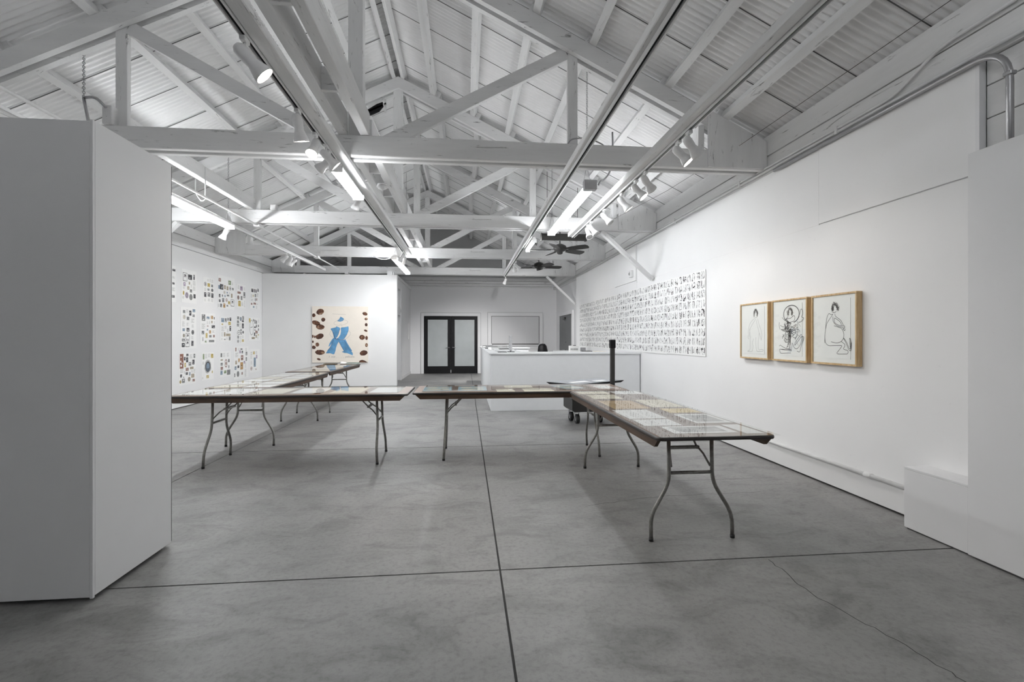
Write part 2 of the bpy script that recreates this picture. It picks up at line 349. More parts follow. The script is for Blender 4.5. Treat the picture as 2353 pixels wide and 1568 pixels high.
# far wall with its gable, and the wall behind the camera
def gable(y0, y1): 
    p = [(-5.75, -.02), (3.6, -.02), (3.6, 3.55), (RIDGE, 5.83), (-5.75, 3.6)]
    return MB().prism(p, lambda a, b: (a, y0, b), lambda a, b: (a, y1, b))
wb = struct('wall_back', MB().prism([(-5.75, -.02), (3.6, -.02), (3.6, 3.24), (-5.75, 3.24)], lambda a, b: (a, YB, b), lambda a, b: (a, YB + .2, b)), M['wall_grey'])
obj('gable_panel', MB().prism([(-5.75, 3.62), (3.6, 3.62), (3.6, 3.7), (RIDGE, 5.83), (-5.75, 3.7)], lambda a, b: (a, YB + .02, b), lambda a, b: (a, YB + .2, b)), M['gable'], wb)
for z0, z1, dy in ((3.24, 3.285, -.05), (3.295, 3.38, -.03), (3.388, 3.485, -.035), (3.495, 3.62, -.03)):
    obj('plank', MB().bbox(-5.5, XR, YB + dy, YB + .15, z0, z1, .004), M['wood_x'], wb)
wf = struct('wall_front', gable(YF - .2, YF), M['wall_grey'])
# right wall: lining board, board edges, beam, planks where the lining stops
wr = struct('wall_right', MB().box(3.47, 3.6, YF, YB, 0, 3.6), M['wall_grey'])
obj('lining_panel', MB().box(XR + .02, 3.47, 2.78, 14.06, .015, 3.17), M['wall'], wr)
obj('lining_board', MB().bbox(XR, XR + .02, 2.78, 4.16, 2.44, 3.17, .002), M['wall'], wr)
obj('lining_board', MB().bbox(XR + .006, XR + .02, 2.78, 8.95, .015, 2.432, .002), M['wall'], wr)
obj('lining_board', MB().bbox(XR + .006, XR + .02, 4.166, 8.93, 2.432, 3.17, .002), M['wall'], wr)
obj('lining_board', MB().bbox(XR - .012, XR + .02, 8.97, 10.26, 2.48, 3.17, .002), M['wall'], wr)
obj('lining_board', MB().bbox(XR + .006, XR + .02, 8.956, 14.06, .015, 2.474, .002), M['wall'], wr)
obj('lining_board', MB().bbox(XR + .006, XR + .02, 10.266, 14.06, 2.474, 3.17, .002), M['wall'], wr)
obj('edge_strip', MB().box(XR - .004, XR + .045, 2.755, 2.78, .02, 3.17), M['wall_grey'], wr)
for k in range(15):
    z0 = .02 + .213 * k
    obj('plank', MB().bbox(3.362, 3.47, YF, 2.75, z0, min(z0 + .207, 3.17), .004), M['plank'], wr)
for z0, z1, x in ((3.175, 3.372, 3.33), (3.38, 3.60, 3.325)):
    obj('wall_beam', MB().bbox(x, 3.47, YF, YB, z0, z1, .004), M['wood_y'], wr)
# left wall
wl = struct('wall_left', MB().box(-5.75, -5.6, YF, YB, 0, 3.6), M['wall_grey'])
obj('lining_panel', MB().box(-5.6, XL, 3.4, 13.4, .015, 3.11), M['wall'], wl)
obj('wall_beam', MB().bbox(-5.6, -5.53, YF, YB, 3.13, 3.36, .004), M['wood_y'], wl)
obj('wall_beam', MB().bbox(-5.6, -5.525, YF, YB, 3.368, 3.58, .004), M['wood_y'], wl)
# partition that carries the painting, and the passage wall behind it
struct('wall_inner', MB().bbox(-5.5, -1.91, 13.40, 13.54, .01, 3.10, .004), M['wall'])
wp = struct('wall_passage', MB().box(-2.20, -2.06, 15.3, YB, 0, 3.22), M['wall_grey'])
obj('door_head', MB().box(-2.20, -2.06, 13.9, 15.3, 2.06, 2.30), M['wall_grey'], wp)
obj('door_head', MB().box(-2.20, -2.06, 13.9, 15.3, 2.86, 3.22), M['wall_grey'], wp)
obj('door_post', MB().box(-2.20, -2.06, 13.54, 13.9, 0, 3.22), M['wall_grey'], wp)
obj('top_rail', MB().bbox(-2.05, -2.02, 13.6, YB, 3.13, 3.22), M['trim'], wp)
obj('casing', MB().bbox(-2.06, -2.035, 15.2, 15.32, 0, 2.14), M['trim'], wp)
obj('casing', MB().bbox(-2.06, -2.035, 15.2, 15.3, 2.24, 2.92), M['trim'], wp)
obj('recess_panel', MB().box(-2.24, -2.18, 13.9, 15.3, 0, 3.0), M['wall'], wp)
struct('baseboard_passage', MB().bbox(-2.06, -2.045, 15.33, YB, 0, .11), M['trim'])
struct('baseboard_right', MB().bbox(XR - .008, XR + .02, 3.11, 8.72, .02, .225, .003), M['wall'])

# ceiling: corrugated sheets on purlins
ce = struct('ceiling')
SLEN = 4.60 / math.cos(TILT); SW = .662
def sheet_mesh():
    mb = MB(); pitch = .0677; n = 80; vs = []
    for i in range(n + 1):
        y = -.012 + (SW + .024) * i / n; z = .010 * math.cos(2 * PI * y / pitch)
        vs += [(0, y, z), (SLEN * .5, y, z), (SLEN, y, z)]
    return mb.add(vs, [(3 * i + k, 3 * i + k + 1, 3 * i + k + 4, 3 * i + k + 3) for i in range(n) for k in (0, 1)], 0, True).mesh('roof_sheet', M['roof'])
sm = sheet_mesh(); random.seed(8)
for k in range(33):
    y = YF - .3 + SW * k
    for sgn in (1, -1):
        o = obj('roof_sheet', sm, None, ce); lift = .016 if k % 2 else .009
        o.location = (RIDGE, y + random.uniform(-.006, .006), roof_z(RIDGE) + lift)
        o.rotation_euler = (0, TILT, 0) if sgn > 0 else (0, PI - TILT, 0)
        if sgn < 0:
            o.location.y += SW; o.rotation_euler = (0, TILT, PI)
seam = MB().box(0, SLEN, -.004, .004, -.0125, -.009).mesh('lap_seam', plain('dark_lap_seam', (.09, .09, .09, 1), .8))
for k in range(33):
    y = YF - .3 + SW * k
    for sgn in (1, -1):
        o = obj('lap_seam', seam, None, ce); o.location = (RIDGE, y, roof_z(RIDGE) + .008); o.rotation_euler = (0, TILT, 0 if sgn > 0 else PI)
obj('ridge_cap', MB().prism([(-.30, -.147), (0, 0), (.30, -.147), (.30, -.125), (0, .022), (-.30, -.125)], lambda a, b: (RIDGE + a, YF - .3, roof_z(RIDGE) + .045 + b), lambda a, b: (RIDGE + a, YB + .4, roof_z(RIDGE) + .045 + b)), M['roof'], ce)
OFF = [.065, .60, 1.27, 1.86, 2.47, 3.31, 3.96]
bays = [(YF, 5.03, 0.), (4.99, 8.13, -.045), (8.03, 11.17, .03), (11.09, 14.23, -.03), (14.15, YB, .02)]
for sgn in (1, -1):
    for j, (y0, y1, dx) in enumerate(bays):
        for i, o_ in enumerate(OFF):
            x = RIDGE + sgn * (o_ + (dx if i else 0)); n = Vector((.49 * sgn, 0, 1)).normalized()
            c = Vector((x, 0, chord_z(x))) + n * (PUR / 2 + .001)
            obj('purlin', MB().bar(c + Vector((0, y0, 0)), c + Vector((0, y1 - .0, 0)), .082 if i else .055, PUR - .006, n), M['wood_y'], ce)

# ---------------------------------------------------------------- trusses
def truss():
    t = thing('roof_truss', 'white painted timber roof truss nearest the camera', 'truss', (RIDGE, 4.95, 0), 0, 'timber roof trusses')
    XW, XE = -4.40, 4.44                      # ends at the walls, from the ridge line
    for y0 in (0., .13):
        obj('bottom_chord', MB().bbox(XW, XE, y0, y0 + .065, 3.225, 3.435, .006), M['wood_x'], t)
        for s, e in ((-1, XW), (1, XE)):
            top = lambda a: 5.71 - .49 * abs(a)
            obj('top_chord', MB().prism([(0, top(0)), (e, top(e)), (e, top(e) - .185), (0, top(0) - .185)], lambda a, b: (a, y0, b), lambda a, b: (a, y0 + .065, b)), M['wood_x'], t)
    obj('king_post', MB().bbox(-.085, .065, .04, .155, 3.40, 5.60, .005), M['wood_z'], t)
    for s in (-1, 1):
        obj('post', MB().bbox(s * 2.27 - .055, s * 2.27 + .055, .07, .125, 3.30, 4.52, .004), M['wood_z'], t)
        obj('diagonal', MB().bar((s * 2.20, .0975, 4.44), (s * .28, .0975, 3.40), .058, .13), M['wood_x'], t)
        e = XE if s > 0 else XW; i = s * 3.76
        obj('gusset_plate', MB().prism([(i, 3.235), (e, 3.235), (e, 5.71 - .49 * abs(e)), (i, 5.71 - .49 * abs(i))], lambda a, b: (a, -.018, b), lambda a, b: (a, -.001, b)), M['wood_z'], t)
        obj('block', MB().bbox(s * 3.70 - .035, s * 3.70 + .035, .02, .15, 3.435, 5.71 - .49 * 3.735 - .18), M['wood_z'], t)
    return t
t1 = truss()
for y, lb in ((8.0, 'second white timber roof truss, brightly lit on its left half'), (11.05, 'third white timber roof truss, behind the black fan and heater'), (14.1, 'farthest white timber roof truss, above the dark double doors')):
    dup(t1, (RIDGE, y, 0), 0, lb)
# knee braces from the wall to the trusses
def brace(name_lb, p, q):
    m = (Vector(p) + Vector(q)) / 2
    tag(obj('knee_brace', MB().bar(Vector(p) - Vector(p), Vector(q) - Vector(p), .055, .10, (0, 1, 0)), M['wood_z'], None, p), name_lb, 'brace', 'knee braces at the side walls')
brace('white diagonal wall brace ending just above the wall of small ink drawings', (2.36, 8.08, 3.215), (3.30, 8.12, 2.40))
brace('white diagonal wall brace near the grey door', (2.44, 14.18, 3.215), (3.33, 14.2, 2.37))
brace('white diagonal brace at the left wall beside the tall partition', (-4.60, 8.08, 3.215), (-5.48, 8.12, 2.40))
brace('short white brace showing above the partition with the painting', (-4.62, 14.18, 3.215), (-5.48, 14.2, 2.40))

# ---------------------------------------------------------------- long joists that lie on the trusses
def joist_pair(y0, y1, blocks, lb):
    t = thing('joist_pair', lb, 'joists', (RIDGE, y0, 3.437), 0, 'blocked joist pairs along the ridge')
    for x in (-.175, .045): obj('joist', MB().bbox(x, x + .09, 0, y1 - y0, 0, .235, .005), M['wood_y'], t)
    for y in blocks: obj('spacer_block', MB().bbox(-.085, .045, y - y0 - .02, y - y0 + .02, .0, .20, .003), M['wood_x'], t)
    return t
joist_pair(YF + .05, 4.985, (1.05, 2.0, 3.05, 4.1), 'pair of blocked white joists overhead, nearest the camera')
joist_pair(5.11, 8.035, (6.1, 7.1), 'second pair of blocked white joists, carrying the smoke alarm')
joist_pair(8.16, 11.085, (9.2, 10.2), 'third pair of blocked white joists beyond the second truss')
joist_pair(11.21, 14.135, (12.2, 13.2), 'farthest pair of blocked white joists by the far truss')
tag(obj('long_joist', MB().bbox(-.045, .045, 0, 3.2, 0, .185, .006), M['wood_y'], None, (-3.46, 4.93, 3.437)), 'thick white joist lying between two trusses above the left tube light', 'joist')
t = thing('joist_hanger', 'steel chain and strap by the joist end above the near partition', 'hanger', (-3.52, 4.90, 3.43))
def chain(a, b, name, parent, r=.012):
    a, b = Vector(a), Vector(b); L = (b - a).length; n = max(2, int(L / (r * 2.6))); d = (b - a).normalized(); u = d.orthogonal().normalized(); w_ = d.cross(u); mb = MB()
    for k in range(n):
        c = a + d * (L * (k + .5) / n); x = u if k % 2 else w_
        ring = [c + d * (math.cos(2 * PI * i / 8) * r * 1.75) + x * (math.sin(2 * PI * i / 8) * r * .9) for i in range(9)]
        mb.tube(ring, r * .28, 4, 0, False)
    return obj(name, mb, M['galv'], parent)
chain((-.36, .32, .93), (-.10, -.03, .22), 'chain', t)
obj('strap', MB().tube(smooth_path([(-.10, -.03, .22), (.0, -.03, .235), (.075, .0, .15)], .05), .014, 6).tube([(-.10, -.03, .22), (-.06, -.03, .0)], .014, 6), M['galv'], t)

# ---------------------------------------------------------------- light tracks
def track(name, lb, x, y0, y1, board, rail, flip=1, cat='lighting track'):
    t = thing(name, lb, cat, (x, y0, 3.2), 0, 'tracks under the trusses'); L = y1 - y0
    if board: obj('mounting_board', MB().bbox(board[0], board[1], 0, L, board[2], board[3], .006), M['wood_y'], t)
    if rail:
        a, b, z0, z1 = rail
        mb = MB().box(a, b, 0, L, z1 - .006, z1).box(a, a + .007, 0, L, z0, z1 - .006).box(b - .007, b, 0, L, z0, z1 - .006)
        obj('rail', mb, M['white_metal'], t); obj('contact_strip', MB().box(a + .008, b - .008, .01, L - .01, z1 - .012, z1 - .007), M['black'], t)
    return t
track('lighting_track', 'white lighting track left of the ridge, ending over the low partition', -1.25, YF + .1, 10.55, (-.035, .065, -.035, .022), (-.085, -.040, -.045, -.010))
track('lighting_track', 'boxed white lighting track crossing under every truss right of centre', 1.125, YF + .1, 13.72, (-.055, .055, -.045, .022), (-.02, .022, -.082, -.047))
track('lighting_track', 'white lighting track that lights the right wall', 1.86, YF + .1, 8.25, (-.06, .01, -.05, .022), (.012, .055, -.07, -.035))
track('lighting_track', 'white lighting track nearest the left wall', -3.77, YF + .1, 13.1, (-.03, .035, -.015, .022), (-.02, .025, -.052, -.017))
t = thing('white_conduit', 'thin white conduit with junction boxes left of centre', 'conduit', (-3.38, YF + .1, 3.2))
obj('pipe', MB().tube([(0, 0, -.005), (0, 16.1, -.005)], .0155, 8), M['white_metal'], t)
for y in (8.1, 11.15, 13.9): obj('junction_box', MB().bbox(-.05, .05, y - YF - .18, y - YF - .02, -.035, .018), M['white_metal'], t)
for y in (6.55,): obj('hanger_rod', MB().tube(smooth_path([(-.14, y - YF - .1, .45), (-.14, y - YF - .1, .05), (-.07, y - YF - .1, -.05), (-.02, y - YF - .1, -.03), (-.018, y - YF - .1, .05), (-.018, y - YF - .1, .40)], .05), .007, 6), M['white_metal'], t)

def spot(lb, x, y, z, d, lit, size=1., power=1., col=(1, .94, .86)):
    t = thing('track_spotlight', lb, 'spotlight', (x, y, z), 0, 'spotlights on the tracks'); d = Vector(d).normalized(); s = size
    obj('adapter', MB().bbox(-.018, .018, -.035, .035, -.03, -.002), M['white_metal'], t)
    obj('stem', MB().tube([(0, 0, -.03), (0, 0, -.085)], .008, 8), M['white_metal'], t)
    p = Vector((0, 0, -.10)) - d * .03
    prof = [(0, -.035), (.022, -.03), (.036, -.012), (.040, .02), (.037, .06), (.034, .085), (.044, .115), (.056, .150), (.060, .172), (.055, .172), (.046, .148), (.0, .14)]
    obj('lamp_head', MB().lathe([(r * s, q * s) for r, q in prof], p, d, 18), M['white_metal'], t)
    obj('bulb', MB().lathe([(.048 * s, .150 * s), (.046 * s, .160 * s), (.030 * s, .168 * s), (0, .171 * s)], p, d, 16), M['bulb' if lit else 'lamp_glass'], t)
    if lit:
        l = bpy.data.lights.new('spot_beam', 'SPOT'); l.energy = SPOT * power; l.spot_size = 1.5; l.spot_blend = .8; l.shadow_soft_size = .045; l.color = col
        o = link(bpy.data.objects.new('spot_beam', l)); o.parent = t; o.location = p + d * .19 * s; o.rotation_euler = d.to_track_quat('-Z', 'Y').to_euler()
AX, AZ = -1.31, 3.153
spot('large spotlight nearest the camera on the left track', AX, 2.95, AZ, (.67, .24, -.70), True, 1.05, 3.8)
spot('second spotlight of the left track, hanging straight down before the nearest truss', AX, 3.84, AZ, (.10, .35, -1), True, 1., .25)
spot('glaring spotlight in front of the nearest truss, pointing at the camera', AX, 4.27, AZ, (-.1, -.5, -.9), True, .9, .5)
spot('right one of the two lit spotlights at the head of the left tube light', AX + .02, 4.52, AZ, (.7, .3, -.7), True, .9, .6)
spot('left one of the two lit spotlights at the head of the left tube light', AX - .0, 4.66, AZ, (-.8, .3, -.6), True, .9, .8)
spot('lit spotlight at the far end of the left tube light', AX, 5.95, AZ, (-.5, .5, -.8), True, .9, .8)
spot('first of two spotlights at the far end of the left track', AX, 10.0, AZ, (-.55, .6, -.75), True, .9, .8)
spot('last spotlight at the far end of the left track', AX, 10.32, AZ, (-.40, .75, -.7), True, .9, .8)
CX, CZ = 1.893, 3.128
for y, d, lit, lb, p in ((3.86, (.75, .35, -.6), False, 'unlit spotlight nearest the camera on the right wall track', 1), (4.06, (.62, -.25, -.8), True, 'glaring spotlight under the nearest truss on the right wall track', .45),
        (4.84, (.7, .4, -.6), False, 'unlit spotlight behind the nearest truss on the right wall track', 1), (5.12, (.60, -.3, -.8), True, 'second lit spotlight on the right wall track', .45), (5.60, (.66, -.1, -.8), True, 'third lit spotlight on the right wall track, small and round', .5),
        (6.33, (.55, -.35, -.75), False, 'unlit spotlight halfway along the right wall track', 1), (7.02, (.5, -.35, -.8), False, 'unlit spotlight second from the far end of the right wall track', 1), (7.22, (.1, -.5, -.85), False, 'unlit spotlight at the far end of the right wall track', 1)):
    spot(lb, CX, y, CZ, d, lit, .95, p)
spot('lit spotlight beside the smaller far fan', 1.14, 10.78, 3.115, (.75, .3, -.6), True, .9, .9)
spot('spotlight behind the lit one at the far fan, turned to the wall', 1.14, 11.12, 3.115, (.15, .85, -.5), True, .9, 10.0, (1, .99, .98))
spot('small lit spotlight at the far end of the boxed track', 1.14, 13.6, 3.115, (-.25, .75, -.75), True, .9, 15.0, (1, .99, .98))
EX = -3.767
spot('white spotlight hanging under the left tube light', EX, 7.86, 3.145, (-.45, .0, -.9), False, 1.)
spot('left one of three small spotlights before the partition', EX, 10.35, 3.145, (-.7, .2, -.6), False, .9)
spot('middle one of three small spotlights before the partition', EX, 10.62, 3.145, (-.35, .1, -.9), False, .95)
spot('lit right one of three small spotlights before the partition', EX, 10.85, 3.145, (-.7, -.35, -.8), True, .9, .9)

# ---------------------------------------------------------------- tube lights
def tube_light(lb, x, y0, y1, z, n_tubes=2, split=False, chains=(), m='tube', up=False):
    t = thing('fluorescent_light', lb, 'tube light', (x, y0, z), 0, 'hanging tube lights'); L = y1 - y0; hw = .065 if n_tubes == 2 else .04
    obj('housing', MB().prism([(-hw * .78, .03), (hw * .78, .03), (hw * .5, .075), (-hw * .5, .075)] if not up else [(-.09, -.06), (.09, -.06), (.11, -.03), (-.11, -.03)], lambda a, b: (a, 0, b), lambda a, b: (a, L, b)), M['white_metal'], t)
    for y in ([0, L / 2, L] if split else [0, L]):
        obj('lampholder', MB().bbox(-hw, hw, y - .012, y + .012, -.03, .034), M['white_metal'], t)
    for k in range(n_tubes):
        xx = (-.04, .04)[k] if n_tubes == 2 else 0
        for a, b in (((.015, L / 2 - .015), (L / 2 + .015, L - .015)) if split else ((.015, L - .015),)):
            obj('tube', MB().tube([(xx, a, -.005), (xx, b, -.005)], .019, 10), M[m], t)
    for y, top in chains:
        obj('suspension_wire', MB().tube([(-.05, y, .07), (0, y, .30)], .0025, 5).tube([(.05, y, .07), (0, y, .30)], .0025, 5), M['galv'], t)
        chain((0, y, .30), (0, y, top - z), 'chain', t, .010)
    return t
tube_light('glowing tube light under the left track, behind the nearest truss', -1.275, 4.80, 5.78, 3.03, 2, False, (), 'tube_old')
f2 = tube_light('long twin tube light hanging right of centre over the tables', 1.44, 5.45, 7.90, 3.12, 2, True, ((.08, roof_z(1.44) - .02), (2.38, roof_z(1.44) - .02)), 'tube_old')
obj('end_box', MB().bbox(-.075, .075, -.10, -.014, -.035, .075), M['galv'], f2)
tube_light('glowing tube light near the left wall, beside the tall partition', -3.61, 6.0, 7.66, 3.06, 2, False, ((1.60, chord_z(-3.61) - .01),))
tube_light('tube light hanging over the low partition with the painting', -1.53, 10.30, 12.72, 3.06, 2, True, ((.3, roof_z(-1.53) - .02), (2.1, roof_z(-1.53) - .02)), 'tube')
tube_light('thin tube light under the boxed track past the second truss', 1.20, 8.24, 9.15, 3.06, 1)

tube_light('added unseen upward fill light over the near end of the hall', .6, -.6, .6, 3.75, 2, False, ((.1, roof_z(.6) - .02), (1.1, roof_z(.6) - .02)), 'fill_tube', True)  # unseen fixture added to brighten the ceiling and nearest truss

# ---------------------------------------------------------------- fans, heater, alarm
def fan(lb, x, y, z, ztop, rot, r=.56):
    t = thing('ceiling_fan', lb, 'fan', (x, y, z), rot, 'black ceiling fans')
    obj('downrod', MB().tube([(0, 0, .09), (0, 0, ztop - z)], .012, 8), M['black_metal'], t)
    obj('canopy', MB().lathe([(.0, ztop - z), (.06, ztop - z), (.055, ztop - z - .03), (.02, ztop - z - .06)], n=16), M['black_metal'], t)
    obj('motor_housing', MB().lathe([(.02, .11), (.06, .10), (.115, .07), (.13, .04), (.125, .0), (.10, -.03), (.06, -.045), (.055, -.08), (.03, -.095), (0, -.096)], n=20), M['black_metal'], t)
    for k in range(5):
        a = 2 * PI * k / 5; rm = Matrix.Rotation(a, 4, 'Z') @ Matrix.Rotation(-.27, 4, 'X')
        pts = [(.18, -.055), (.30, -.076), (.46, -.084), (r - .03, -.076), (r, -.035), (r, .035), (r - .03, .076), (.46, .084), (.30, .076), (.18, .055)]
        obj('blade', MB().prism(pts, lambda u, v: rm @ Vector((u, v, -.012)), lambda u, v: rm @ Vector((u, v, -.004))), M['black_metal'], t)
        obj('blade_arm', MB().prism([(.09, -.02), (.24, -.03), (.26, 0), (.24, .03), (.09, .02)], lambda u, v: rm @ Vector((u, v, -.004)), lambda u, v: rm @ Vector((u, v, .006))), M['black_metal'], t)
    return t
fan('black five blade ceiling fan right under the dark heater', 1.83, 9.1, 3.085, 3.62, .52, .62)
fan('black ceiling fan farther back, nearer the far wall', 1.85, 11.9, 3.17, 3.50, .12, .60)
t = thing('junction_box', 'small white box sitting on the second truss, left of centre', 'box', (-3.11, 8.03, 3.436))
obj('body', MB().bbox(-.048, .048, -.04, .05, 0, .085, .008), M['white_metal'], t); obj('lid', MB().bbox(-.04, .04, -.048, -.041, .008, .077, .002), M['white_metal'], t)
tag(obj('mounting_plate', MB().bbox(-.42, .0, -.016, -.002, 0, .09, .003), M['white_metal'], None, (-2.85, 11.05, 3.24)), 'flat white plate on the front of the third truss, left side', 'plate')
def cable(lb, pts, r, m): 
    o = Vector(pts[0]); tag(obj('cable', MB().tube(smooth_path([Vector(p) - o for p in pts], .08), r, 6), M[m], None, o), lb, 'cable')
cable('grey cable looped over the nearest truss beside the boxed track', ((1.09, 5.02, 3.448), (1.11, 4.93, 3.475), (1.24, 4.92, 3.49), (1.38, 4.925, 3.46), (1.46, 4.935, 3.43), (1.48, 5.0, 3.448)), .008, 'galv')
cable('dark cable rising from the end box of the long twin tube light', ((1.535, 5.37, 3.14), (1.56, 5.38, 3.19), (1.63, 5.5, 3.24), (1.74, 5.62, 3.36), (1.80, 5.65, 3.55), (1.80, 5.68, 3.9)), .011, 'galv')
cable('pale cable sagging under the third truss by the far tube light', ((-2.10, 11.03, 3.215), (-1.95, 11.02, 3.15), (-1.78, 11.02, 3.155), (-1.66, 11.03, 3.215)), .009, 'white_metal')
t = thing('radiant_heater', 'long dark radiant heater hanging in front of the nearer fan', 'heater', (1.36, 8.36, 3.11))
obj('body', MB().prism([(0, .0), (.11, .015), (.13, .06), (.11, .115), (.02, .125), (-.02, .06)], lambda a, b: (0, a, b), lambda a, b: (.80, a, b)), M['dark_steel'], t)
for x in (-.012, .80): obj('end_cap', MB().prism([(-.01, -.01), (.12, .005), (.145, .06), (.12, .125), (.02, .135), (-.03, .06)], lambda a, b: (x, a, b), lambda a, b: (x + .012, a, b)), M['black_metal'], t)
for x in (.10, .66): obj('hanger_rod', MB().tube([(x, .06, .12), (x, .06, roof_z(1.36 + x) - 3.13)], .004, 6), M['black_metal'], t)
t = thing('smoke_alarm', 'round white smoke alarm hung between the joists', 'alarm', (-1.12, 6.5, 3.43))
obj('base', MB().lathe([(.0, .0), (.065, -.0), (.068, -.018), (.0, -.02)], n=20), M['white_metal'], t)
obj('ring', MB().lathe([(.05, -.02), (.078, -.032), (.078, -.042), (.05, -.046)], n=20), M['white_metal'], t)
obj('sensor', MB().lathe([(.05, -.046), (.056, -.06), (.03, -.07), (.012, -.075), (.012, -.095), (0, -.10)], n=16), M['white_metal'], t)
t = thing('roof_vent', 'black torn vent opening below the ridge at the second truss', 'vent', (-1.60, 8.16, 5.18))
obj('flap', MB().prism([(-.17, .0), (-.05, .03), (.10, .13), (.20, .17), (.21, .10), (.14, .01), (.0, -.06), (-.14, -.05)], lambda a, b: (a, 0, b), lambda a, b: (a, .03, b)), M['black'], t)
obj('frame', MB().bar((-.24, .015, -.10), (.26, .015, .15), .03, .03).bar((.24, .015, -.0), (.24, .015, .22), .03, .03, (0, 1, 0)), M['wood_x'], t)

# ---------------------------------------------------------------- wall services on the right
t = thing('wall_conduit', 'pair of white conduits along the top of the right wall', 'conduit', (3.30, 0, 3.18))
obj('pipe', MB().tube([(-.0, -.2, .02), (0, 17.6, .02)], .013, 8), M['white_metal'], t)
obj('pipe', MB().tube(smooth_path([(.0, 17.6, .055), (.0, 3.35, .055), (.0, 3.0, .22), (.0, 2.2, .235)], .1), .011, 8), M['white_metal'], t)
for y in (3.9, 5.4, 7.2, 9.6, 12.2): obj('clip', MB().bbox(-.018, .02, y, y + .03, -.0, .072), M['white_metal'], t)
t = thing('bent_conduit', 'bare metal conduit bent down the plank wall at the right edge', 'conduit', (3.288, 2.56, 2.3))
obj('pipe', MB().tube(smooth_path([(.0, .0, -.3), (.0, 0, .855), (-.0, 2.2, .855)], .22, 8), .019, 10), M['galv'], t)
obj('clamp', MB().bbox(-.022, .021, -.024, .024, .66, .685), M['galv'], t)
tag(obj('cable', MB().tube([(0, -3.0, .0), (-.02, -.8, -.02), (-.1, 1.2, -.07), (-.22, 2.9, -.14), (-.42, 4.4, -.20), (-.75, 5.8, -.26)], .0025, 5), M['dark_steel'], None, (3.22, 2.0, 3.62)), 'thin dark wire slung under the roof along the right wall', 'cable')
t = thing('floor_pipe', 'white pipe running low along the right wall above the baseboard', 'pipe', (3.29, 3.12, .235))
obj('pipe', MB().tube([(0, 0, .0), (0, 5.5, .0)], .017, 10), M['white_metal'], t)
for y in (.42, 2.2): obj('coupling', MB().tube([(0, y, 0), (0, y + .07, 0)], .022, 10), M['white_metal'], t)
t = thing('wall_sensor', 'small white box high on the right wall beside the dark board edge', 'sensor', (3.30, 9.15, 2.63))
obj('housing', MB().bbox(-.05, .01, -.06, .06, -.07, .07, .01), M['white_metal'], t); obj('lens', MB().lathe([(.0, .0), (.03, .004), (.02, .018), (0, .02)], (-.05, 0, 0), (-1, 0, 0), 12), M['lamp_glass'], t)

# near panels
t = thing('display_wall', 'tall thick white movable wall standing at the left edge', 'display wall', (-1.92, 2.64, 0))
obj('face_board', MB().bbox(-2.6, -.014, 0, .02, .022, 2.49, .003), M['panel'], t)
obj('face_board', MB().bbox(-2.6, -.014, .65, .67, .022, 2.49, .003), M['panel'], t)
obj('end_board', MB().bbox(-.012, .0, .016, .655, .026, 2.495, .002), M['panel'], t)
obj('corner_bead', MB().bbox(-.013, .003, -.004, .011, .018, 2.495, .002), M['panel'], t)
obj('top_board', MB().box(-2.6, -.014, .022, .648, 2.46, 2.485), M['panel'], t)
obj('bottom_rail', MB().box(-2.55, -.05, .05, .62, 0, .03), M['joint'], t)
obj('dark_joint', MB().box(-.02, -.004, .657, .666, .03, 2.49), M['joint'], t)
t = thing('display_panel', 'tall white panel standing along the right wall at the right edge', 'display panel', (3.12, -.8, 0))
obj('board', MB().bbox(0, .03, 0, 3.46, .012, 2.515, .003), M['panel'], t)
obj('end_board', MB().bbox(.031, .175, 3.43, 3.46, .012, 2.515, .003), M['panel'], t)
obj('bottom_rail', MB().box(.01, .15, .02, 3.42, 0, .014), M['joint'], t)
t = thing('low_box', 'low white box built against the right wall beside the tall panel', 'box', (3.135, 2.67, 0))
obj('front_board', MB().bbox(0, .018, 0, .435, .01, .425, .002), M['panel'], t)
obj('end_board', MB().bbox(.019, .19, .417, .435, .01, .425, .002), M['panel'], t)
obj('top_board', MB().bbox(0, .19, 0, .435, .426, .442, .002), M['panel'], t)
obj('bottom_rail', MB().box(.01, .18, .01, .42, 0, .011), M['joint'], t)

# ---------------------------------------------------------------- doors and window of the far wall
d1 = struct('door_1', None, None, 'black double doors with frosted glass and steel levers'); d1.location = (-.558, YB, 0)
for a, b in ((-1.11, -1.0), (1.0, 1.11)): obj('casing', MB().bbox(a, b, -.03, 0, 0, 2.28), M['wall_grey'], d1)
obj('casing', MB().bbox(-1.0, 1.0, -.03, 0, 2.165, 2.28), M['wall_grey'], d1)
for s in (-1, 1):
    a, b = (-.995, -.004) if s < 0 else (.004, .995)
    lf = obj('door_leaf', MB().bbox(a, a + .135, -.05, -.005, .012, 2.155).bbox(b - .115, b, -.05, -.005, .012, 2.155).bbox(a + .13, b - .11, -.05, -.005, 2.025, 2.155).bbox(a + .13, b - .11, -.05, -.005, .012, .28), M['black'], d1)
    obj('pane', MB().box(a + .13, b - .11, -.03, -.02, .27, 2.03), M['frosted'], lf)
    obj('handle', MB().lathe([(0, .0), (.032, .002), (.03, .014), (.012, .016), (.012, .05), (0, .052)], (s * .075, -.05, .98), (0, -1, 0), 14).tube([(s * .075, -.092, .98), (s * .185, -.092, .98)], .011, 8), M['chrome'], lf)
obj('edge_shadow', MB().box(-1.118, -1.1105, -.02, 0, 0, 2.288).box(1.1105, 1.118, -.02, 0, 0, 2.288).box(-1.118, 1.118, -.02, 0, 2.281, 2.288), M['grey_door'], d1)  # shadow line painted as dark strips around the door casing
obj('bottom_bolt', MB().bbox(-.02, .02, -.07, -.05, .03, .14), M['galv'], d1)
w1 = struct('window_1', None, None, 'boarded window with a white casing above the reception counter'); w1.location = (1.878, YB, 1.07)
